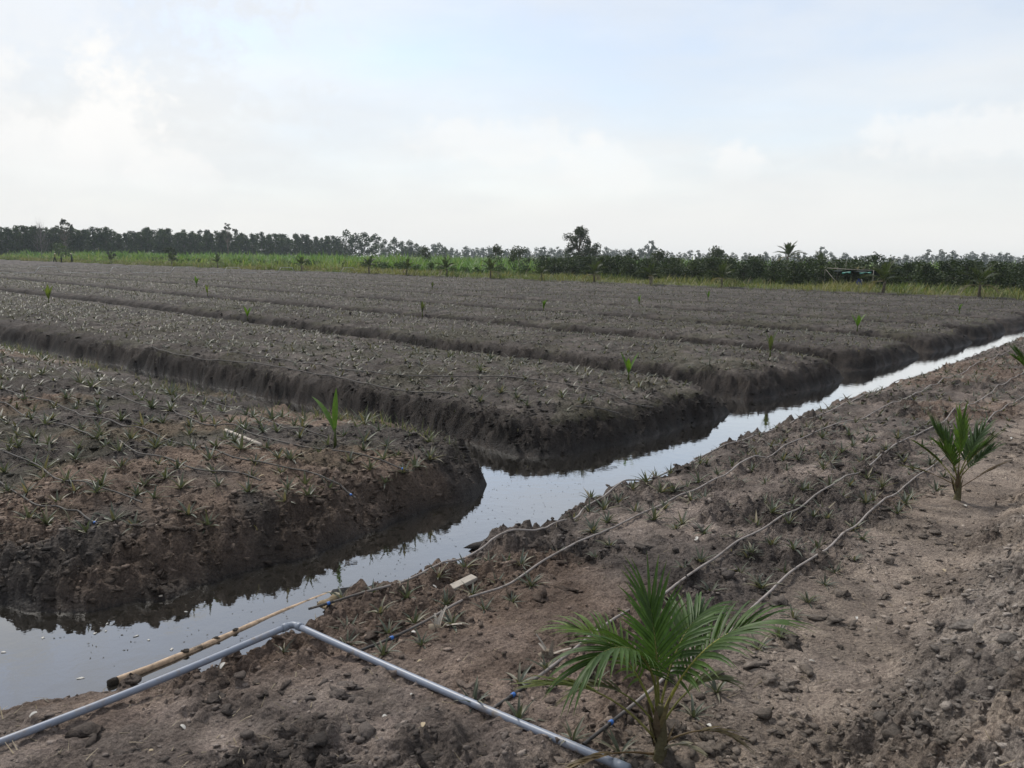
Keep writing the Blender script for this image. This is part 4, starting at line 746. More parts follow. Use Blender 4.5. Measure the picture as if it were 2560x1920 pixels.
# ------------------------------------------------------------ things lying about
def lying():
    r = np.random.default_rng(44)
    a, b = [np.array(v) for v in DATA['log']]; u = np.linspace(0, 1, 26)[:, None]; P = a + (b-a)*u; z = .012 - .034*u[:, 0]
    root = obj('floating_log', None, loc=(a[0], a[1], 0)); P3 = np.column_stack([P, z]) - np.array([a[0], a[1], 0]); P3[:, 0] += .02*np.sin(u[:, 0]*7)
    m = MB(); m.tube(P3, (.023)*(1.05 - .22*u[:, 0])*(1+.07*np.sin(u[:, 0]*40)), 12); obj('log_body', m.mesh('log_body', M['log'], True), root)
    d = P3[1]-P3[0]; d /= np.linalg.norm(d); m = MB(); m.tube([P3[0]-d*.02, P3[0]+d*.012, P3[0]+d*.045], [.023, .028, .024], 12); obj('rotten_end', m.mesh('rotten_end', M['rot'], True), root)
    for f, s in ((.24, .022), (.36, .016), (.47, .018)):
        i = int(f*25); V = lump(ICO2[0], 700+int(f*100), .6)*np.array([s*1.5, s*1.3, s*.4]) + P3[i] + np.array([0, 0, .021]); obj('bark_patch', mesh('bark_patch', V, [ICO2[1]], M['rot']), root)
    tag(root, 'long orange peeled log half sunk in the canal beside the grey pipe', 'log')
    # pale stick on the nearest bed
    a, b = [np.array(v) for v in DATA['stick']]; za, zb = H(*a), H(*b); m = MB(); u = np.linspace(0, 1, 9)[:, None]; P = np.column_stack([a + (b-a)*u, za + (zb-za)*u[:, 0] + .03]); o = P[0].copy(); P = P - o
    root = obj('wooden_pole', None, loc=o); m.tube(P, .022, 9); obj('pole', m.mesh('pole', M['pale'], True), root)
    for k in (2, 4, 6): m = MB(); m.tube([P[k]-.006*(P[-1]/np.linalg.norm(P[-1])), P[k]+.006*(P[-1]/np.linalg.norm(P[-1]))], .0245, 9); obj('node_ring', m.mesh('node_ring', M['rot'], True), root)
    tag(root, 'short pale bamboo pole lying on the nearest bed beside the coconut sprout', 'pole')
    # plank
    a, b = [np.array(v) for v in DATA['plank']]; c = (a+b)/2; ang = math.atan2(b[1]-a[1], b[0]-a[0]); ln = np.linalg.norm(b-a); import bmesh
    bm = bmesh.new(); bmesh.ops.create_cube(bm, size=1); bmesh.ops.scale(bm, vec=(ln*1.05, .075, .032), verts=bm.verts); bmesh.ops.bevel(bm, geom=bm.edges[:], offset=.003, segments=1, affect='EDGES')
    for v in bm.verts: v.co.y += .006*math.sin(v.co.x*15)
    me = bpy.data.meshes.new('wooden_plank'); bm.to_mesh(me); bm.free(); me.materials.append(M['wood'])
    tag(obj('wooden_plank', me, None, (c[0], c[1], H(*c)+.05), (.06, -.10, ang)), 'short grey weathered plank between the first two hoses on the near bank', 'plank')
    x, y = DATA['rock'][0]; V = lump(lump(ICO3[0], 801, .6), 805, .4)*np.array([.075, .05, .045]); x, y = x+.09, y-.07; tag(obj('clay_lump', mesh('clay_lump', V, [ICO3[1]], M['rock']), None, (x, y, H(x, y)+.015), (0, 0, .4)), 'yellowish clay lump at the canal edge behind the pipe elbow', 'clay lump')
    for i, (x, y) in enumerate(DATA['stump']):
        root = obj('broken_stump', None, loc=(x, y, H(x, y)-.01))
        V = lump(ICO2[0], 820+i, .6)*np.array([.06, .05, .045]); obj('root_mass', mesh('root_mass', V, [ICO2[1]], M['root']), root)
        for k in range(6):
            az = r.uniform(0, 6.28); V, Q, cc = blades([(r.uniform(-.03, .03), r.uniform(-.03, .03), 0)], az, r.uniform(.5, 1.4), r.uniform(.08, .16), r.uniform(.025, .045), .3, 3, .6, lambda u: 1-.6*u, [(1, 1, 1)]); obj('splinter', mesh('splinter', V, Q, M['wood'], cc), root)
        tag(root, ['grey splintered stump lying on the second hose from the canal', 'pale splintered stump beside a pineapple left of the big palm'][i], 'stump')
    a, b = [np.array(v) for v in DATA['shore_stick']]; m = MB(); m.tube([(0, 0, .015), (*(b-a)*.5, .022), (*(b-a), .03)], [.004, .007, .009], 6); tag(obj('driftwood_stick', m.mesh('driftwood_stick', M['pale'], True), None, (a[0], a[1], 0)), 'thin pale stick at the waterline of the nearest bed', 'stick')
    for i, (x, y) in enumerate(DATA['foam']):
        V = lump(ICO1[0], 840+i, .7)*np.array([r.uniform(.010, .024), r.uniform(.008, .014), .003]); tag(obj('floating_scrap', mesh('floating_scrap', V, [ICO1[1]], M['white']), None, (x, y, .003), (0, 0, r.uniform(0, 6))), 'tiny white scrap floating on the canal left of the log', 'scrap', 'white scraps on the water')
    for i, (x, y) in enumerate(DATA['litter']):
        far = math.hypot(x, y); s = r.uniform(.009, .017)*(1 + far/26); n = 5
        uu = np.linspace(0, 1, n); prof = lambda u: .35 + .65*math.sin(u*math.pi)
        V, Q, cc = blades([(0, 0, .01)], 0, r.uniform(.1, .6), s*r.uniform(2, 3.4), s*r.uniform(.9, 1.7), r.uniform(.3, 1.0), 5, .5, prof, [(1, 1, 1)])
        lo = np.concatenate([V, V - np.array([0, 0, .004])]); Q2 = np.vstack([Q, Q[:, ::-1] + len(V)]); p, q = PQ(x, y)
        wh = i % 3 != 1; lab = ('white' if wh else 'straw coloured') + ' curled dry scrap lying ' + ('on the bare ground before the grey pipe' if p < 3 and q > -5 else 'on the dike foot at the right' if q > -1.9 else 'among the plants of the near bank' if q > -5.4 else 'on the nearest bed' if far < 16 else 'far out on the beds')
        tag(obj('dry_scrap', mesh('dry_scrap', lo, [Q2], M['white'] if wh else M['straw'], np.ones((len(lo), 3))), None, (x, y, H(x, y)+.004), (0, r.uniform(-.3, .3), r.uniform(0, 6.28))), lab, 'scrap', ('white' if wh else 'straw') + ' scraps ' + ('before pipe' if p < 3 and q > -5 else 'dike' if q > -1.9 else 'near bank' if q > -5.4 else 'nearest bed' if far < 16 else 'far beds'))
lying()
def fine_litter():
    """uncountable straw bits, dry roots on the bank faces, dry grass on bed edges"""
    r = np.random.default_rng(55)
    y = 2.4*(24/2.4)**r.uniform(0, 1, 2600); x = r.uniform(-1, 1, 2600)*(y*.7+.5); z, wet, bankf, dr, di, q, p, n, t, kk = terrain(x, y); k = z > .08; x, y, z, q = x[k], y[k], z[k], q[k]; m = len(x)
    c = np.array([.26, .21, .145])*r.uniform(.45, 1.35, m)[:, None]
    V, Q, cc = blades(np.column_stack([x, y, z+.004]), r.uniform(0, 6.28, m), r.uniform(-.1, .5, m), r.uniform(.02, .09, m), r.uniform(.003, .008, m), r.uniform(-.3, .8, m), 2, 0, lambda u: 1-.6*u, c)
    tag(obj('straw_bits', mesh('straw_bits', V, [Q], M['grass'], cc)), 'scattered dry straw bits and twigs lying on the soil', 'straw', kind='stuff')
    # dry leaf bits matted over the farther beds
    n = r.uniform(8.5, 58, 42000); t = 7 + 80*r.uniform(0, 1, 42000)**1.5; x, y = XYn(n, t); k = (abs(x) < .66*y) & (y < 85); x, y = x[k], y[k]; T = terrain(x, y); k = T[4] > .35; x, y, z = x[k], y[k], T[0][k]; m = len(x); d = np.hypot(x, y)
    c = np.array([.17, .15, .115])*r.uniform(.35, 1.5, m)[:, None]; g = r.uniform(0, 1, m) < .3; c[g] = np.array([.08, .095, .05])
    V, Q, cc = blades(np.column_stack([x, y, z+.005]), r.uniform(0, 6.28, m), r.uniform(0, .9, m), r.uniform(.05, .13, m), .012*(1+d/40), r.uniform(0, 1.2, m), 2, 0, lambda u: 1-.6*u, c)
    tag(obj('leaf_litter', mesh('leaf_litter', V, [Q], M['grass'], cc)), 'matted dry leaf bits between the plants of the farther beds', 'litter', kind='stuff')
    # dry roots and grass hanging on the bank faces
    Vs = []; Qs = []; Cs = []; off = 0
    xx = r.uniform(-13, 12, 90000); yy = r.uniform(5.5, 26, 90000); z, wet, bankf, dr, di, q, p, n, t, kk = terrain(xx, yy); k = np.where((di > .18) & (di < .75) & (z > .15) & (abs(xx) < .66*yy) & (fbm(xx, yy, 1.1, 2, 77) > -.05))[0][:1500]
    m = len(k); c = np.array([.15, .13, .09])*r.uniform(.4, 1.2, m)[:, None]; g = r.uniform(0, 1, m) < .35; c[g] = np.array([.075, .085, .04])*r.uniform(.7, 1.3, g.sum())[:, None]
    gx = (terrain(xx[k]+.05, yy[k])[0]-z[k]); gy = (terrain(xx[k], yy[k]+.05)[0]-z[k]); az = np.arctan2(-gy, -gx) + r.normal(0, .5, m)
    V, Q, cc = blades(np.column_stack([xx[k], yy[k], z[k]]), az, r.uniform(.0, 1.1, m), r.uniform(.08, .26, m), r.uniform(.004, .010, m), r.uniform(.8, 2.0, m), 4, 0, lambda u: 1-.7*u, c); Vs.append(V); Qs.append(Q+off); Cs.append(cc); off += len(V)
    tag(obj('bank_roots', mesh('bank_roots', np.vstack(Vs), [np.vstack(Qs)], M['grass'], np.vstack(Cs))), 'dry roots and wisps of grass hanging on the dark bed banks', 'roots', kind='stuff')
    # taller grass fringe along the back edge of the nearest bed
    t = r.uniform(7.5, 26, 1500); n = 6.55 + (ditch_c(1, t)-7.62)*1.0 + r.normal(0, .16, 1500); w = sst(fbm(t, t*0, 1.2, 2, 88), -.15, .15); kp = r.uniform(0, 1, 1500) < .15+.85*w; t, n = t[kp], n[kp]; x, y = XYn(n, t); z = HA(x, y); k = z > .2; m = k.sum()
    c = np.array([.085, .105, .045])*r.uniform(.6, 1.4, m)[:, None]; dr_ = r.uniform(0, 1, m) < .3; c[dr_] = np.array([.20, .18, .12])
    V, Q, cc = blades(np.column_stack([x[k], y[k], z[k]-.01]), r.uniform(0, 6.28, m), r.uniform(.8, 1.5, m), r.uniform(.10, .30, m), r.uniform(.008, .014, m), r.uniform(.1, 1.0, m), 4, 0, None, c)
    tag(obj('edge_grass', mesh('edge_grass', V, [Q], M['grass'], cc)), 'green grass fringe along the back edge of the nearest bed', 'grass', kind='stuff')
    # scum flecks on the water
    p = r.uniform(2.2, 9.0, 500); q = np.interp(p, LB_P, LB_Q) + .1 + r.uniform(0, 1, 500)**1.6*1.0; x, y = XY(p, q); z = terrain(x, y)[0]; k = z < -.02; m = k.sum(); Cn = np.column_stack([x[k], y[k], np.full(m, .003)]); a = r.uniform(0, 6.28, m); s = r.uniform(.004, .013, m)
    d = np.stack([np.cos(a), np.sin(a), 0*a], -1)*s[:, None]; e = np.stack([-np.sin(a), np.cos(a), 0*a], -1)*(s*r.uniform(.25, .6, m))[:, None]
    V = np.stack([Cn-d, Cn-e, Cn+d, Cn+e], 1).reshape(-1, 3); tag(obj('water_flecks', mesh('water_flecks', V, [np.arange(len(V)).reshape(-1, 4)], M['grass'], np.repeat(np.array([.035, .032, .026])*r.uniform(.5, 1.6, m)[:, None], 4, 0))), 'dark flecks of debris floating on the canal', 'debris', kind='stuff')
fine_litter()
def mud_heap():
    p = obj('mud_heap', None); x, y = XY(5.95, -4.98); V = lump(lump(ICO3[0], 901, .6), 902, .4)*np.array([.26, .10, .05]); c = np.full((len(V), 3), .055)*np.array([1.05, .95, .88])
    o = obj('mud_heap', mesh('mud_heap', V, [ICO3[1]], M['clod'], c), None, (x, y, .02), (0, 0, .55)); bpy.data.objects.remove(p); tag(o, 'dark wet mud heap jutting into the canal by the nearest hose', 'mud heap')
    x, y = XY(4.15, -5.02); V = lump(lump(ICO3[0], 911, .7), 912, .4)*np.array([.17, .06, .06]); o = obj('mud_heap', mesh('mud_heap', V, [ICO3[1]], M['clod'], np.full((len(V), 3), .04)), None, (x, y, .03), (0, 0, .6)); tag(o, 'small dark mud heap at the canal edge between clay lump and plank', 'mud heap')
mud_heap()

# ------------------------------------------------------------ far pipeline with bridges over the ditches
def pipeline():
    t0 = 92.0; segs = []; i = 0
    for k in range(3, 10):
        c = float(ditch_c(k, np.array(t0))); zt = .66
        root = obj('pipe_bridge', None, loc=(*XYn(c, t0), 0)); prof = [(-3.1, zt), (-1.25, zt), (-.75, zt+.62), (.75, zt+.62), (1.25, zt), (3.1, zt)]
        o = np.array([*XYn(c, t0), 0]); P = np.array([[*XYn(c+a, t0 + .05*a), z] for a, z in prof]) - o
        for nm, s in (('pipe_run', P[:2]), ('riser', P[1:3]), ('bridge_span', P[2:4]), ('riser', P[3:5]), ('pipe_run', P[4:])): m = MB(); m.tube(s, .026, 7); obj(nm, m.mesh(nm, M['white_pvc'], True), root)
        tag(root, 'white water pipe bridging ' + ['the fourth ditch, leftmost of the far pipe bridges', 'the fifth ditch, second of the far pipe bridges from the left', 'the sixth ditch, third far pipe bridge from the left', 'the seventh ditch, fourth far pipe bridge from the left', 'the eighth ditch, fifth far pipe bridge from the left', 'the ninth ditch, sixth far pipe bridge from the left', 'the last ditch before the far grass'][i], 'pipe', 'far white pipe bridges'); i += 1
pipeline()

# ------------------------------------------------------------ far margin: grass, cane, shrubs, palms, orchard, woods
def margin():
    r = np.random.default_rng(66)
    def patch(name, label, cat, N, n0, n1, t0, t1, hlo, hhi, width, cols, nb, S=2, pw=1.0, el=(1.0, 1.5), curl=(.2, 1.2)):
        n = n0 + (n1-n0)*r.uniform(0, 1, N)**pw; t = t0 + (t1-t0)*r.uniform(0, 1, N); x, y = XYn(n, t); k = (abs(x) < .72*y) & (y > 20); x, y, n, t = x[k], y[k], n[k], t[k]; m = len(x); z = HA(x, y)
        clump = .55 + .9*sst(fbm(x, y, 6, 3, 161), -.2, .2); hh = r.uniform(hlo, hhi, m)*clump; tone = sst(fbm(x, y, 9, 3, 171), -.15, .15)
        base = np.repeat(np.column_stack([x, y, z-.05]), nb, 0) + r.normal(0, .16, (m*nb, 3))*np.array([1, 1, 0]); tt = np.repeat(tone, nb)[:, None]; rr = r.uniform(.7, 1.3, (m*nb, 1))
        c = (np.array(cols[0])*(1-tt) + np.array(cols[1])*tt)*rr; sp = r.uniform(0, 1, m*nb) < .15; c[sp] = np.array(cols[2])
        wd = width*np.clip(np.hypot(base[:, 0], base[:, 1])/90, .7, 3)
        V, Q, cc = blades(base, r.uniform(0, 6.28, m*nb), r.uniform(el[0], el[1], m*nb), np.repeat(hh, nb)*r.uniform(.7, 1.15, m*nb), wd, r.uniform(curl[0], curl[1], m*nb), S, 0, None, c)
        tag(obj(name, mesh(name, V, [Q], M['grass'], cc)), label, cat, kind='stuff')
    patch('margin_grass', 'yellowish green grass strip along the far edge of the field', 'grass', 7500, 63.7, 76, 4, 290, .45, .85, .075, ((.145, .15, .058), (.10, .135, .045), (.23, .20, .11)), 5, 2, 1.0, (.9, 1.45), (.3, 1.3))
    patch('tall_weeds', 'tall pale green weeds behind the far left end of the field', 'weeds', 3200, 70, 95, 105, 320, 1.0, 1.9, .13, ((.20, .25, .075), (.15, .22, .06), (.32, .30, .16)), 4, 2, 1.0)
    patch('cane_field', 'bright green field of tall cane leaves before the distant trees', 'cane field', 8500, 80, 200, 76, 330, 1.7, 2.6, .15, ((.11, .205, .05), (.145, .235, .065), (.20, .25, .09)), 4, 3, 1.6, (1.0, 1.5), (.3, 1.5))
    patch('cane_field', 'green strip of cane leaves far behind the orchard in the middle', 'cane field', 2000, 200, 330, 60, 420, 2.0, 3.0, .18, ((.14, .23, .06), (.18, .27, .075), (.25, .29, .11)), 4, 2, 1.3)
    patch('undergrowth', 'low grass and weeds under the orchard trees', 'grass', 2500, 74, 90, 4, 76, .4, .9, .09, ((.06, .085, .03), (.08, .11, .035), (.15, .14, .07)), 4, 2)
margin()
def far_palms():
    kinds = [simple_palm('coconut_palm', 900+k, 2.0, 11, 1.25, .75, .085, (.042, .058, .027), 2 if k % 2 else 1, 22, .5, .075) for k in range(4)]
    cols = [276, 428, 542, 752, 922, 1017, 1116, 1227, 1354, 1488, 1628, 1809, 2213, 2456]; hs = [1.0, 1.15, 1.1, 1.1, 1.15, 1.0, 1.15, 1.1, .8, 1.1, 1.1, 1.05, 1.25, 1.15]
    names = ['leftmost', 'second from left', 'third from left', 'fourth from left', 'fifth from left', 'sixth from left', 'seventh from left', 'eighth from left', 'ninth from left', 'sixth from right', 'fifth from right', 'fourth from right', 'third from right', 'rightmost']
    names[12] = 'second from right'; names[11] = 'third from right'; names[10] = 'fourth from right'; names[9] = 'fifth from right'
    used = set()
    for i, (c, h) in enumerate(zip(cols, hs)):
        k = i % 4; o = kinds[k] if k not in used else copy_tree(kinds[k]); used.add(k); x, y = on_row(c, 64.6); o.location = (x, y, HA([x], [y])[0]-.05); o.rotation_euler = (0, 0, i*1.7); o.scale = (h,)*3
        tag(o, 'young coconut palm on the far grass edge, %s in the row' % names[i], 'coconut palm', 'young coconut palms along the far grass edge')
    for c, n, h, th, lab in ((1972, 130, 1.0, 3.3, 'tall coconut palm rising above the orchard right of the middle'), (2052, 118, .85, 2.0, 'coconut palm crown half hidden behind the orchard, beside the tall palm')):
        o = simple_palm('coconut_palm', 950+int(c), 7, 16, 2.6, th, .16, (.045, .06, .03), 2, 24, .8, .14); x, y = on_row(c, n); o.location = (x, y, .5); o.scale = (h,)*3; tag(o, lab, 'coconut palm')
far_palms()
def woods():
    r = np.random.default_rng(77)
    def place(protos, used, i, loc, s, rz, label, cat, grp=None):
        k = i % len(protos); o = protos[k] if k not in used else copy_tree(protos[k]); used.add(k); o.location = loc; o.rotation_euler = (0, 0, rz); o.scale = (s, s, s) if not isinstance(s, tuple) else s; tag(o, label, cat, grp); return o
    # orchard of dense round trees at the right
    dk, lt = (.017, .029, .012), (.052, .074, .024)
    orch = [make_tree('orchard_tree', 1000+k, 3.4, 4.0, 1500, .27, dk, lt, 15, .10, .09, (.09, .075, .06), 1.0, nclump_r=.33) for k in range(6)]; used = set(); i = 0; front = []
    for row, n0, hs in ((0, 77.5, .72), (1, 81.5, .76), (2, 87, .77), (3, 94, .80)):
        for t in np.arange(8 + row*1.1, 71 + row*5, 2.9 + .35*row):
            n = n0 + r.normal(0, .6); x, y = XYn(n, t + r.normal(0, .4)); px = (x/y + .0022)/.000477 + 1280
            if px > 2750: continue
            s = hs*r.uniform(.85, 1.1)
            if 2170 < px < 2260 and row < 2: s *= 1.14
            if 2300 < px and row < 3: s *= 1.04
            if 1240 < px < 1330 and row == 1: s *= 1.25
            oo = place(orch, used, i, (x, y, .45), (s*1.1, s*1.1, s), r.uniform(0, 6.28), ['dense dark green orchard tree in the front row behind the grass strip', 'dense dark orchard tree in the second row at the right', 'orchard tree in the third row, its top showing above the front rows', 'orchard tree in the back row, its top showing above the others'][row], 'tree', 'orchard trees, row %d' % (row+1)); i += 1
            if row == 0: front.append((-x/y, oo))
    for i, (_, o) in enumerate(sorted(front, key=lambda v: v[0])): o['label'] = 'dense dark orchard tree, %s from the right in the row behind the grass strip' % ORD[i]
    # low dark shrubs between grass and cane
    shr = [make_tree('shrub', 1100+k, 1.25, 2.2, 420, .22, (.03, .055, .016), (.07, .115, .03), 7, .08, .04, (.09, .075, .06), 1.0) for k in range(4)]; used = set(); i = 0
    for t in np.arange(72, 190, 2.6):
        x, y = XYn(77.5 + r.normal(0, .7), t); s = r.uniform(.8, 1.25); place(shr, used, i, (x, y, .5), s, r.uniform(0, 6), 'low dark green shrub in the hedge row before the cane field', 'shrub', 'hedge shrubs before the cane field'); i += 1
    # single trees
    def single(name, px, n_or_y, seed, label, cat='tree', byrow=False, **kw):
        y = n_or_y; x = col_ratio(px)*y
        if byrow: x, y = on_row(px, n_or_y)
        o = make_tree(name, seed, **kw); o.location = (x, y, .5); tag(o, label, cat); return o
    D0 = dict(c_lo=(.022, .032, .014), c_hi=(.05, .068, .026))
    single('broadleaf_tree', 1448, 168, 1201, 'big round dark tree standing alone above the orchard in the middle', h=8.6, wid=8.6, nleaf=5200, leaf=.34, clumps=30, bottom=.12, trunk_r=.28, nclump_r=.20, **D0)
    single('broadleaf_tree', 1062, 190, 1202, 'small dark double tree in the cane field left of the middle', h=4.7, wid=5.0, nleaf=1300, leaf=.34, clumps=10, bottom=.12, trunk_r=.14, **D0)
    single('broadleaf_tree', 1240, 132, 1203, 'dark shrubby tree at the left end of the orchard', h=4.3, wid=3.6, nleaf=1100, leaf=.28, clumps=9, bottom=.1, trunk_r=.12, **D0)
    single('broadleaf_tree', 1298, 126, 1204, 'rounded dark tree near the left end of the orchard', h=4.0, wid=4.4, nleaf=1300, leaf=.28, clumps=11, bottom=.1, trunk_r=.12, **D0)
    single('broadleaf_tree', 1575, 118, 1205, 'small dark tree poking out of the orchard right of the big round tree', h=3.5, wid=3.0, nleaf=900, leaf=.26, clumps=8, bottom=.1, trunk_r=.1, **D0)
    single('broadleaf_tree', 1645, 112, 1206, 'dark bushy orchard tree taller than its neighbours right of the middle', h=3.6, wid=4.0, nleaf=1300, leaf=.26, clumps=11, bottom=.1, trunk_r=.12, **D0)
    single('broadleaf_tree', 1790, 150, 1207, 'pair of dark crowns behind the orchard left of the tall coconut palm', h=4.7, wid=6.0, nleaf=1500, leaf=.36, clumps=12, bottom=.15, trunk_r=.16, **D0)
    single('broadleaf_tree', 163, 285, 1208, 'tall open crowned tree standing above the left wood', h=13.2, wid=8.5, nleaf=620, leaf=.62, clumps=26, bottom=.5, trunk_r=.22, c_lo=(.035, .04, .026), c_hi=(.06, .066, .04), nclump_r=.13)
    single('broadleaf_tree', 570, 330, 1209, 'sparse crowned tree rising above the wood left of the middle', h=14.6, wid=7.0, nleaf=520, leaf=.62, clumps=20, bottom=.55, trunk_r=.2, c_lo=(.035, .04, .026), c_hi=(.06, .066, .04), nclump_r=.14)
    single('round_bush', 148, 232, 1210, 'round dark green bush before the wood behind the walkers', 'bush', h=4.6, wid=4.6, nleaf=1000, leaf=.42, clumps=9, bottom=.08, trunk_r=.12, c_lo=(.035, .055, .02), c_hi=(.075, .11, .035))
    single('round_bush', 428, 180, 1211, 'dark bush on a stem in front of the green weeds at the left', 'bush', h=3.7, wid=2.8, nleaf=600, leaf=.34, clumps=7, bottom=.25, trunk_r=.08, **D0)
    single('round_bush', 276, 205, 1212, 'low dark bush at the left edge of the weeds', 'bush', h=2.6, wid=2.4, nleaf=400, leaf=.34, clumps=6, bottom=.15, trunk_r=.08, **D0)
    single('bare_tree', 103, 222, 1213, 'leafless grey tree before the wood near the left edge', 'tree', h=10.5, wid=5.5, nleaf=0, leaf=.1, c_lo=(.1, .1, .1), c_hi=(.1, .1, .1), clumps=26, bottom=.25, trunk_r=.10, trunk_c=(.17, .155, .145), bare=True)
    # left wood: slim plantation trees in two ranks
    wc_lo, wc_hi = (.018, .032, .014), (.052, .080, .028)
    wood = [make_tree('plantation_tree', 1300+k, 11.0, 4.8, 1500, .52, wc_lo, wc_hi, 18, .05, .12, (.13, .115, .10), 1.15, nclump_r=.34) for k in range(6)]; used = set(); i = 0
    for rank in range(3):
        for px in np.arange(-120, 850, 17.5):
            px = px + r.uniform(-6, 6) + rank*6; y = np.interp(px, [-120, 300, 850], [262, 305, 395]) + rank*7; s = np.interp(px, [-120, 100, 500, 850], [.94, .94, 1.02, 1.04])*r.uniform(.84, 1.08)
            if 330 < px < 560: s *= 1.04
            place(wood, used, i, (col_ratio(px)*y, y, .3), s, r.uniform(0, 6.28), ['slim plantation tree in the front rank of the left wood', 'slim plantation tree in the middle rank of the left wood', 'slim plantation tree in the back rank of the left wood'][rank], 'tree', 'plantation trees of the left wood, rank %d' % (rank+1)); i += 1
    mid = [make_tree('woodland_tree', 1400+k, 12, 9.5, 900, .80, wc_lo, wc_hi, 16, .1, .2, (.12, .10, .09), 1.0, nclump_r=.26) for k in range(4)]; used = set(); i = 0
    for px, y, s in ((865, 400, 1.22), (888, 405, 1.08), (912, 402, 1.16), (938, 410, 1.10), (962, 470, 1.0), (985, 475, 1.08), (1005, 480, .95), (1025, 482, 1.0), (1040, 485, .85), (1098, 500, .9), (1112, 505, .75)):
        place(mid, used, i, (col_ratio(px)*y, y, .3), s, r.uniform(0, 6), 'dark spreading tree in the clump right of the left wood' if px < 950 else 'greyish tree in the line between left wood and small double tree', 'tree', 'trees right of the left wood' if px < 950 else 'trees behind the cane field'); i += 1
    fart = [make_tree('distant_tree', 1500+k, 13, 8 if k % 2 else 11, 330, 1.25, (.03, .042, .024), (.06, .075, .036), 11, .08, .25, (.1, .09, .08), 1.0, nclump_r=.3) for k in range(6)]; used = set(); i = 0
    for px in np.arange(960, 2700, 13):
        for rank in range(2):
            q = px + r.uniform(-6, 6); y = (640 if rank else 760) + r.uniform(-30, 30) + (90 if q < 1400 else 0); s = r.uniform(.62, 1.0)*(1.08 if fbm(np.array([q]), np.array([rank*9.]), 90, 2, 5)[0] > .02 else .85)
            if r.uniform() < .06: s *= 1.45
            place(fart, used, i, (col_ratio(q)*y, y, 0), s, r.uniform(0, 6), 'hazy blue grey tree on the horizon, nearer rank' if rank else 'hazy blue grey tree on the horizon, farther rank', 'tree', 'hazy horizon trees, %s rank' % ('nearer' if rank else 'farther')); i += 1
woods()

# ------------------------------------------------------------ shelter, people
def shelter():
    ax, ay = on_row(2064, 76.0); bx, by = on_row(2186, 75.2); a = np.array([ax, ay]); b = np.array([bx, by]); u = (b-a)/np.linalg.norm(b-a); v = np.array([-u[1], u[0]]); Lh = np.linalg.norm(b-a)
    root = obj('field_shelter', None, loc=(ax, ay, .5)); ht = 1.75
    def P(s, d, z): w = u*s + v*d; return (w[0], w[1], z)
    def bar(nm, pts, r, mat='pole', k=6): m = MB(); m.tube(pts, r, k); obj(nm, m.mesh(nm, M[mat], True), root)
    for s, d, h in ((0, 0, 2.05), (Lh, 0, 1.95), (0, 2.0, 1.9), (Lh, 2.0, 1.8)): bar('post', [P(s, d, -.1), P(s+.03, d, h)], .035)
    bar('roof_beam', [P(-.35, 0, ht+.10), P(Lh*.5, 0, ht), P(Lh+.1, 0, ht-.04)], .032); bar('roof_beam', [P(-.2, 2, ht+.0), P(Lh+.2, 2, ht-.1)], .032)
    bar('brace', [P(.05, -.02, ht), P(Lh*.38, -.5, .35)], .03)
    for s, h in ((Lh*.2, .6), (Lh*.42, .75)): bar('upright_stick', [P(s, .1, ht-.1), P(s+.06, .1, ht+h)], .018)
    # sagging shade net
    nx, ny = 12, 6; V = []
    for i in range(nx):
        for j in range(ny): s = .15 + (Lh-.15)*i/(nx-1); d = 2.0*j/(ny-1); V.append(P(s, d, ht-.03 - .22*math.sin(i/(nx-1)*math.pi*2.0)**2 - .14*math.sin(j/(ny-1)*math.pi)))
    Q = [(i*ny+j, (i+1)*ny+j, (i+1)*ny+j+1, i*ny+j+1) for i in range(nx-1) for j in range(ny-1)]; me = mesh('shade_net', V, np.array(Q), M['net'], None, True); ob = obj('shade_net', me, root); sm = ob.modifiers.new('thick', 'SOLIDIFY'); sm.thickness = .02
    for s0, s1, z0, z1 in ((Lh*.38, Lh*.56, .42, .20), (Lh*.74, Lh*.97, .36, .18)):
        V = []; n = 7
        for i in range(n):
            f = i/(n-1); s = s0 + (s1-s0)*f; V += [P(s, -.06, ht-.18-.10*(1-f)), P(s, -.10+.05*math.sin(i*2), ht - z0 - .06*math.sin(i*1.4) + .08*f)]
        ob = obj('hanging_tarp', mesh('hanging_tarp', V, np.array([(2*i, 2*i+1, 2*i+3, 2*i+2) for i in range(n-1)]), M['teal'], None, True), root); sm = ob.modifiers.new('thick', 'SOLIDIFY'); sm.thickness = .012
    for k, s in enumerate((Lh*.66, Lh*.78)):
        m = MB(); rr = np.random.default_rng(k+5)
        for j in range(14): V, Qq, cc = blades([P(s, .1, ht+.02)], rr.uniform(0, 6.28), rr.uniform(.2, 1.3), rr.uniform(.3, .6), .05, rr.uniform(.3, 1.2), 3, 0, None, [(.22, .19, .13)]); m.add(V, Qq, None, cc)
        obj('thatch_tuft', m.mesh('thatch_tuft', M['grass']), root)
    tag(root, 'rickety pole shelter with sagging dark net and teal tarps before the orchard', 'shelter')
    s = Lh*.66; m = MB(); c = P(s, .5, 0); u2 = np.linspace(0, 1, 8)
    o = obj('blue_sack', None, loc=(ax + c[0], ay + c[1], .5)); m.tube(np.stack([.03*np.sin(u2*4), 0*u2, u2*.95], -1), .30*np.array([.7, 1, 1.05, 1, .9, .75, .45, .15]), 12); obj('sack_body', m.mesh('sack_body', M['navy'], True), o)
    m = MB(); m.tube([(.2, -.2, .62), (.24, -.16, .78), (.12, -.2, .9)], [.05, .06, .04], 7); obj('white_flap', m.mesh('white_flap', M['white'], True), o); tag(o, 'dark blue sack with a white flap standing under the shelter', 'sack')
shelter()
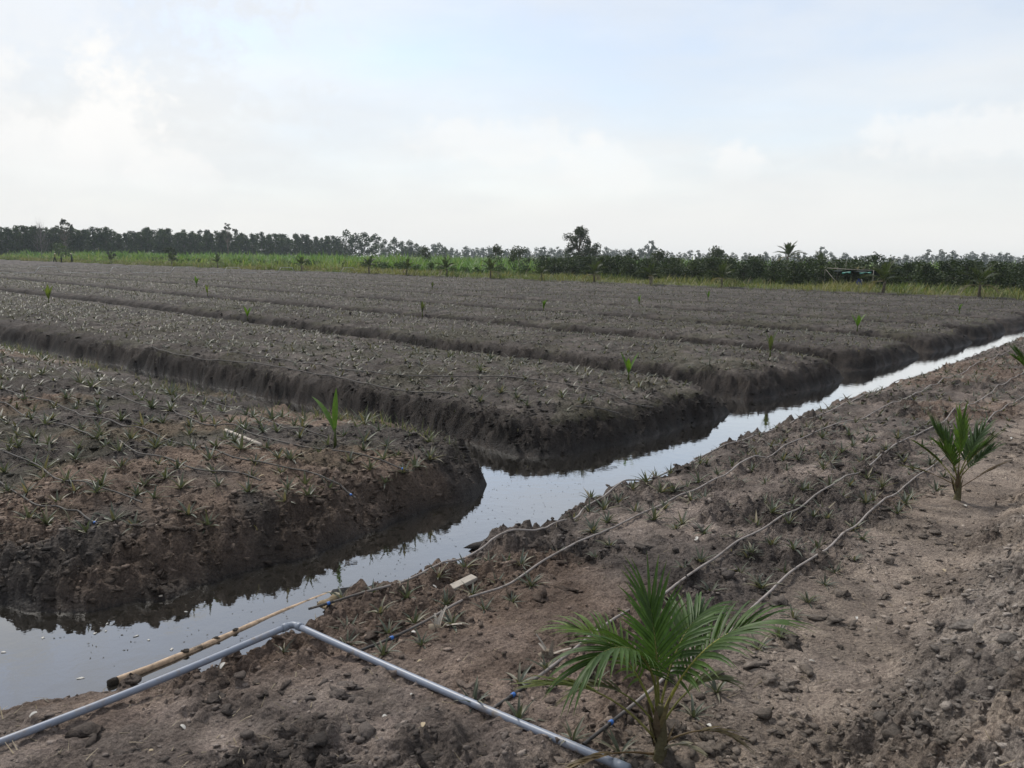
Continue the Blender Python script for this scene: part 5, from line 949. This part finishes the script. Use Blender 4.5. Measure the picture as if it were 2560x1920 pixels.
def person(px, y, pose, label, shirt, hat, rz):
    x = col_ratio(px)*y; root = obj('person', None, loc=(x, y, float(HA([x], [y])[0])-.02), rot=(0, 0, rz)); root.scale = (1.12,)*3
    st, lean = pose
    J = [(0, 0, .92, .13), (lean*.3, 0, 1.15, .12), (lean*.7, 0, 1.38, .15), (lean*.85, 0, 1.48, .055), (lean, 0, 1.58, .09), (lean*1.05, 0, 1.68, .075)]
    E = [(0, 1), (1, 2), (2, 3), (3, 4), (4, 5)]
    for sd in (-1, 1):
        k = len(J); f = st*sd; J += [(0, .09*sd, .85, .095), (f*.5+.03, .10*sd, .48, .068), (f*.9, .10*sd, .08, .05), (f*.9+.13, .10*sd, .03, .04)]; E += [(0, k), (k, k+1), (k+1, k+2), (k+2, k+3)]
        k = len(J); J += [(lean*.7, .19*sd, 1.38, .06), (lean*.7 - .04*sd*st*3, .25*sd, 1.12, .047), (lean*.7 + .16, .22*sd, .92, .036), (lean*.7 + .20, .21*sd, .85, .04)]; E += [(2, k), (k, k+1), (k+1, k+2), (k+2, k+3)]
    me = bpy.data.meshes.new('body'); me.from_pydata([j[:3] for j in J], E, []); o = obj('body', me, root); sk = o.modifiers.new('skin', 'SKIN')
    for v, j in zip(me.skin_vertices[0].data if me.skin_vertices else [], J): v.radius = (j[3], j[3])
    if not me.skin_vertices:
        pass
    ss = o.modifiers.new('sub', 'SUBSURF'); ss.levels = 1; ss.render_levels = 1
    me.materials.append(M[shirt]); 
    # trousers and hat over the body
    m = MB()
    for sd in (-1, 1): f = st*sd; m.tube([(0, .06*sd, .98), (0, .09*sd, .85), (f*.5+.03, .10*sd, .48), (f*.9, .10*sd, .08)], [.15, .125, .09, .075], 8)
    obj('trousers', m.mesh('trousers', M['trousers'], True), root)
    V = ICO2[0]*np.array([.085, .08, .11]) + np.array([lean*1.02+.02, 0, 1.60]); obj('face', mesh('face', V, [ICO2[1]], M['skin'], None, True), root)
    m = MB()
    if hat: m.tube([(lean*1.05, 0, 1.66), (lean*1.05, 0, 1.69), (lean*1.05, 0, 1.72), (lean*1.05, 0, 1.83)], [.24, .22, .12, .03], 12); obj('hat', m.mesh('hat', M['hat'], True), root)
    else: V = ICO2[0]*np.array([.10, .095, .09]) + np.array([lean, 0, 1.67]); obj('hair', mesh('hair', V, [ICO2[1]], M['trousers'], None, True), root)
    tag(root, label, 'person', 'people walking at the far left')
person(134, 187, (.28, .06), 'person in olive top and pale hat stepping along, leftmost of three', 'shirt_y', True, math.radians(15))
person(151, 188, (.06, .03), 'person in dark clothes without a hat, in the middle of the three', 'shirt_d', False, math.radians(200))
person(177, 185, (.10, -.10), 'person in dark clothes and pale hat leaning back, rightmost of three', 'shirt_d', True, math.radians(10))

# ------------------------------------------------------------ the air
def haze():
    lo = np.array([-1760, -560, -1.5]); hi = np.array([1760, 1760, 24.0]); c = (lo+hi)/2; m = MB(); m.box((0, 0, 0), hi-lo)
    mt, nt, out = new_mat('haze'); pv = node(nt, 'ShaderNodeVolumePrincipled'); pv.inputs['Color'].default_value = (.80, .88, .97, 1); pv.inputs['Density'].default_value = HAZE; pv.inputs['Anisotropy'].default_value = .2
    nt.links.new(pv.outputs[0], out.inputs['Volume']); o = obj('haze', m.mesh('haze', mt), None, tuple(c)); tag(o, 'thin pale haze filling the air over the fields', 'haze', kind='stuff')
HAZE = .00020
haze()
